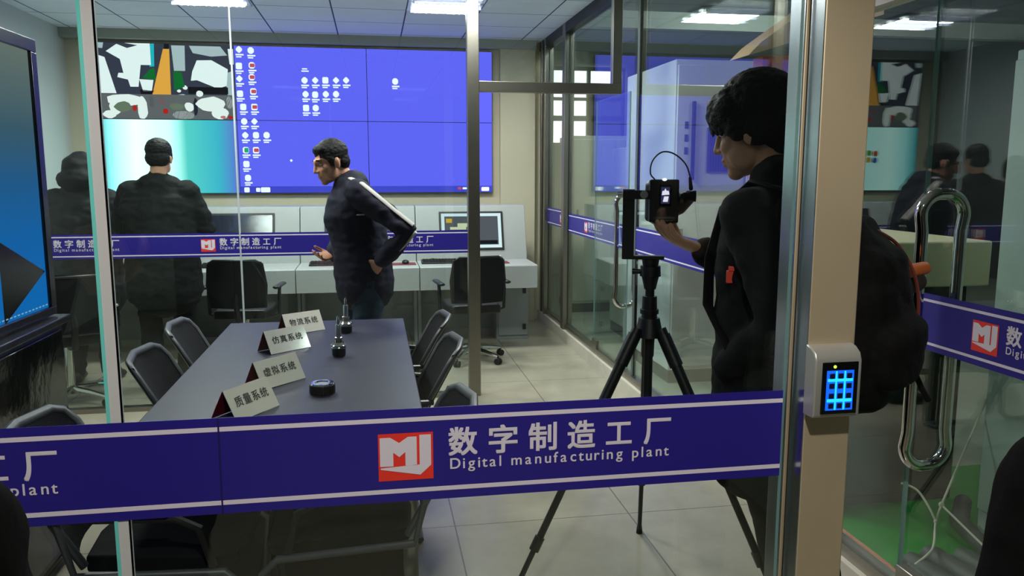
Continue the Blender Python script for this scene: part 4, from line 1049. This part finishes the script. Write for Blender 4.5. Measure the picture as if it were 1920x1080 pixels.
m = MB(); m.cone((TX, TY, .56), (TX, TY, 1.20), .0155, n=16); m.cone((TX, TY, .55), (TX, TY, .575), .02, n=16); obj('center_column', m, DARKMETAL, t, world=True)
m = MB(); m.cone(apex - V((0, 0, .03)), apex + V((0, 0, .035)), .05, .036, 18); m.cone(apex + V((0, 0, .035)), apex + V((0, 0, .11)), .027, .025, 18); m.cone(apex + V((0, 0, .05)), apex + V((0, 0, .065)), .032, n=18); obj('hub', m, BLACKP, t, world=True)
HM = Matrix.Translation((TX, TY, 0)) @ Matrix.Rotation(R(-18), 4, 'Z')
m = MB(); m.cone((0, 0, 1.155), (0, 0, 1.20), .02, .030, 18); m.cone((0, 0, 1.20), (0, 0, 1.235), .036, .034, 20); m.cone((0, 0, 1.235), (0, 0, 1.258), .026, .030, 20); m.cone((-.03, 0, 1.215), (-.062, 0, 1.215), .008, .011, 12); obj('pan_head', m.xform(HM), BLACKP, t, world=True)
m = MB(); m.span((-.085, -.02, 1.258), (.045, .02, 1.270)); m.span((-.098, -.02, 1.258), (-.058, -.004, 1.495)); obj('bracket', m.xform(HM), DARKMETAL, t, bevel=.002, world=True)
m = MB(); m.span((-.098, -.028, 1.462), (-.005, -.004, 1.492)); obj('upper_arm', m.xform(HM), DARKMETAL, t, bevel=.002, world=True)
m = MB(); m.cone((-.028, -.028, 1.478), (-.028, -.044, 1.478), .013, n=18); m.cone((-.10, -.012, 1.478), (-.116, -.012, 1.478), .012, n=18); obj('knob', m.xform(HM), mat('satin_steel', S(190, 194, 190), .3, 1.0), t, world=True)
# camera held upright in the bracket
CMM = Matrix.Translation((.972, 2.592, 1.378)) @ Matrix.Rotation(R(-18), 4, 'Z')
t = thing('camera', 'black digital camera held upright in the tripod bracket with lit screen', 'camera', (.972, 2.592, 1.378), R(-18))
m = MB(); m.span((-.052, -.03, .006), (.045, .035, .150)); m.limb([(-.03, .0, .012), (.03, .0, .012)], [(.036, .016)] * 2, side=(0, 1, 0)); m.limb([(-.052, .02, .02), (-.052, .02, .13)], [(.014, .02)] * 2, side=(1, 0, 0)); m.limb([(.045, .0, .06), (.078, .0, .09)], [(.03, .03), (.026, .024)])
cmm = voxel(m, .004, 4); link('body', cmm, BLACKP, t)
m = MB(); m.cone((.078, -.03, .095), (.10, -.03, .095), .016, .019, 18); m.cone((.06, -.035, .095), (.08, -.035, .095), .012, n=14); obj('eyepiece', m, RUBBER, t)
m = MB(); m.cone((-.004, .03, .085), (-.004, .10, .085), .034, .034, 24); m.cone((-.004, .10, .085), (-.004, .115, .085), .036, .038, 24); obj('lens', m, BLACKP, t)
m = MB(); m.span((-.020, -.0335, .062), (.020, -.0305, .136)); ls = obj('screen', m, mat('face_black', S(9, 10, 13), .12), t, smooth=False)
m = MB()
def cs(poly, o): vs = [m.bm.verts.new((a, -.0337 - o, b)) for a, b in poly]; f_ = m.bm.faces.new(vs); f_.material_index = m.mi
m.mi = 0; cs([(-.014, .07), (.014, .07), (.014, .125), (-.014, .125)], .0); m.mi = 1; cs([(-.012, .098), (.013, .1), (.011, .112), (.003, .113), (.0, .121), (-.004, .113), (-.01, .112)], .0003); cs([(-.008, .076), (.008, .076), (.011, .094), (-.004, .094)], .0003)
obj('screen_picture', m, [em(60, 58, 100, .7), em(232, 226, 240, 1.1)], ls, smooth=False)
m = MB(); m.ell((-.004, -.034, .150), (.008, .004, .005)); obj('indicator', m, emit_mat('camera_indicator', (1, 1, 1, 1), 1.3), t)
m = MB(); m.tube(spline([(-.035, 0, .15), (-.05, -.005, .17), (-.045, -.01, .21), (-.015, -.01, .24), (.025, -.01, .235), (.065, -.01, .20), (.082, -.015, .15), (.085, -.02, .115)]), .0026, n=8); m.limb([(.080, -.014, .155), (.084, -.02, .12)], [.005, .007]); obj('cable', m, BLACKP, t)

# man in the striped navy jacket, leaning and turned to the left
def stripe_side(o): pass
JX, JY = .02, 4.86
jb, JP, JM = person('person in navy jacket with pale sleeve stripe leaning left behind the table', (JX, JY, 0), (-.235, JY - .02, 1.612), (-.90, -.34, -.26), (-.24, -.08, 1), (-.135, JY, 1.475),
       ((-.085, JY - .175, 1.435), (-.16, JY + .16, 1.425)), ((.19, JY - .27, 1.215), (-.20, JY + .22, 1.16)), ((.035, JY - .20, 1.045), (-.235, JY + .03, 1.065)),
       (((-.45, .35, -.55), (.2, .9, .2), (-.7, .1, .6), (.5, .6, .6, .6)), ((-.80, -.55, -.12), (.1, -.5, .8), (-.2, -.1, .95), (.35, .4, .45, .5))),
       ((JX - .07, JY - .09, .92), (JX - .09, JY + .09, .92)), ((JX - .07, JY - .10, .50), (JX - .16, JY + .10, .50)), ((JX + .0, JY - .10, .09), (JX - .12, JY + .10, .09)), ((JX - .14, JY - .12, .03), (JX - .26, JY + .11, .03)),
       (SKIN2, DENIM), NAVY, hair_short, (.12, 1, 0), (.205, .160), .885, 1.0, .0055, .010, True, (.068, .064, .052), .95, True, 'jacket', None, 1.02)
eyes(JP, JM, 1.02, jb)
def surf_stripe(pts, out, w_, name='sleeve_stripe'):
    m = MB(); m.tube([V(p) for p in pts], [(w_, .008)] * len(pts), n=10, side=None if out is None else out); obj(name, m, STRIPE, jb, world=True)
a_, b_, c_ = V((-.085, JY - .175, 1.435)), V((.19, JY - .27, 1.215)), V((.035, JY - .20, 1.045))
nrm = V((.35, -.55, .75)).normalized()
surf_stripe([V((-.13, JY - .075, 1.492)) + V((0, -.02, .028)), a_ + nrm * .074, a_.lerp(b_, .35) + nrm * .070, a_.lerp(b_, .7) + nrm * .066, b_ + nrm * .056 + V((.012, 0, 0))], (.55, .83, .1), .020)
n2 = V((.75, -.62, -.1)).normalized()
surf_stripe([b_ + n2 * .058 + V((.0, 0, .01)), b_.lerp(c_, .35) + n2 * .056, b_.lerp(c_, .8) + n2 * .050], (.5, .6, .6), .018)
m = MB(); m.tube([(-.255, JY - .10, 1.302), (-.20, JY - .165, 1.305), (-.12, JY - .20, 1.31), (-.05, JY - .21, 1.315)], [(.004, .004)] * 4, n=8); obj('chest_piping', m, STRIPE, jb, world=True)

# standing man seen from behind before the video wall
BX, BY = -1.485, 6.02
person('person in dark grey jacket standing with back turned before the lower left screen', (BX, BY, 0), (BX + .01, BY + .02, 1.648), (0, 1, -.1), (0, .08, 1), (BX, BY, 1.50),
       ((BX - .185, BY, 1.405), (BX + .185, BY, 1.405)), ((BX - .29, BY + .03, 1.15), (BX + .29, BY + .03, 1.15)), ((BX - .17, BY + .22, 1.03), (BX + .17, BY + .22, 1.03)),
       (((.5, .85, 0), (0, -.3, -1), (0, .6, .7), (.4, .4, .4, .4)), ((-.5, .85, 0), (0, -.3, -1), (0, .6, .7), (.4, .4, .4, .4))),
       ((BX - .1, BY, .90), (BX + .1, BY, .90)), ((BX - .11, BY + .02, .49), (BX + .12, BY + .02, .49)), ((BX - .12, BY - .01, .09), (BX + .13, BY - .01, .09)), ((BX - .14, BY + .14, .03), (BX + .15, BY + .14, .03)),
       (SKIN2, TROUS), OLIVE, hair_cap, (1, 0, 0), (.255, .17), .72, 1.06, .007, .012, True, (.078, .07, .058), .96)
# hooded person in a puffer coat at the left
HX, HY = -2.08, 6.28
def hood(m):
    m.ell((HX, HY - .01, 1.575), (.115, .12, .125)); m.ell((HX, HY - .09, 1.50), (.13, .08, .08))
    for k in range(6): m.limb([(HX - .15, HY - .02, .86 + k * .1), (HX + .15, HY - .02, .86 + k * .1)], [(.12, .145), (.12, .145)], side=(0, 0, 1)) if False else None
person('person in charcoal hooded puffer coat facing away at the left beside the display', (HX, HY, 0), (HX, HY + .02, 1.545), (0.1, 1, -.15), (0, .1, 1), (HX, HY, 1.39),
       ((HX - .18, HY, 1.34), (HX + .18, HY, 1.34)), ((HX - .26, HY + .03, 1.07), (HX + .27, HY + .03, 1.07)), ((HX - .17, HY + .22, .98), (HX + .17, HY + .22, .98)),
       (((.5, .85, 0), (0, -.3, -1), (0, .6, .7), (.4, .4, .4, .4)), ((-.5, .85, 0), (0, -.3, -1), (0, .6, .7), (.4, .4, .4, .4))),
       ((HX - .1, HY, .84), (HX + .1, HY, .84)), ((HX - .11, HY + .02, .46), (HX + .11, HY + .02, .46)), ((HX - .12, HY - .01, .09), (HX + .12, HY - .01, .09)), ((HX - .14, HY + .13, .03), (HX + .14, HY + .13, .03)),
       (SKIN2, TROUS), PUFF, hair_short, (1, 0, 0), (.25, .17), .66, 1.06, .007, .016, True, (.082, .074, .06), .98, True, 'puffer_coat', hood)
# two onlookers in dark coats beside the viewer
def onlooker(x, y, rz, label, hgt):
    c, s_ = math.cos(rz), math.sin(rz); W = lambda a, b, z: V((x + c * a - s_ * b, y + s_ * a + c * b, z * hgt))
    D = lambda a, b, z: (c * a - s_ * b, s_ * a + c * b, z)
    person(label, (x, y, 0), W(0, .02, 1.60), D(0, 1, -.05), (0, 0, 1), W(0, 0, 1.44),
       (W(-.19, 0, 1.37), W(.19, 0, 1.37)), (W(-.25, -.02, 1.08), W(.25, -.02, 1.08)), (W(-.15, .05, .86), W(.15, .05, .86)),
       ((D(.75, .1, -.6), D(0, -1, 0), D(0, .3, .9), (.4, .4, .4, .4)), (D(-.75, .1, -.6), D(0, -1, 0), D(0, .3, .9), (.4, .4, .4, .4))),
       (W(-.1, 0, .87), W(.1, 0, .87)), (W(-.11, .02, .47), W(.11, .02, .47)), (W(-.12, 0, .085), W(.12, 0, .085)), (W(-.14, .14, .03), W(.14, .14, .03)),
       (SKIN2, TROUS), mat('coat_jet', S(4, 4, 5), .95, spec=.1, bump=.2, bscale=40), hair_short, D(1, 0, 0), (.22, .15), .70, 1.03, .008, .008, True, (.072, .062, .054), 1.0, True, 'coat')
onlooker(.91, .62, -.35, 'person in black coat cut off by the right edge close to the viewer', .89)
onlooker(-.635, .80, .25, 'person in black coat cut off at the lower left corner', .86)
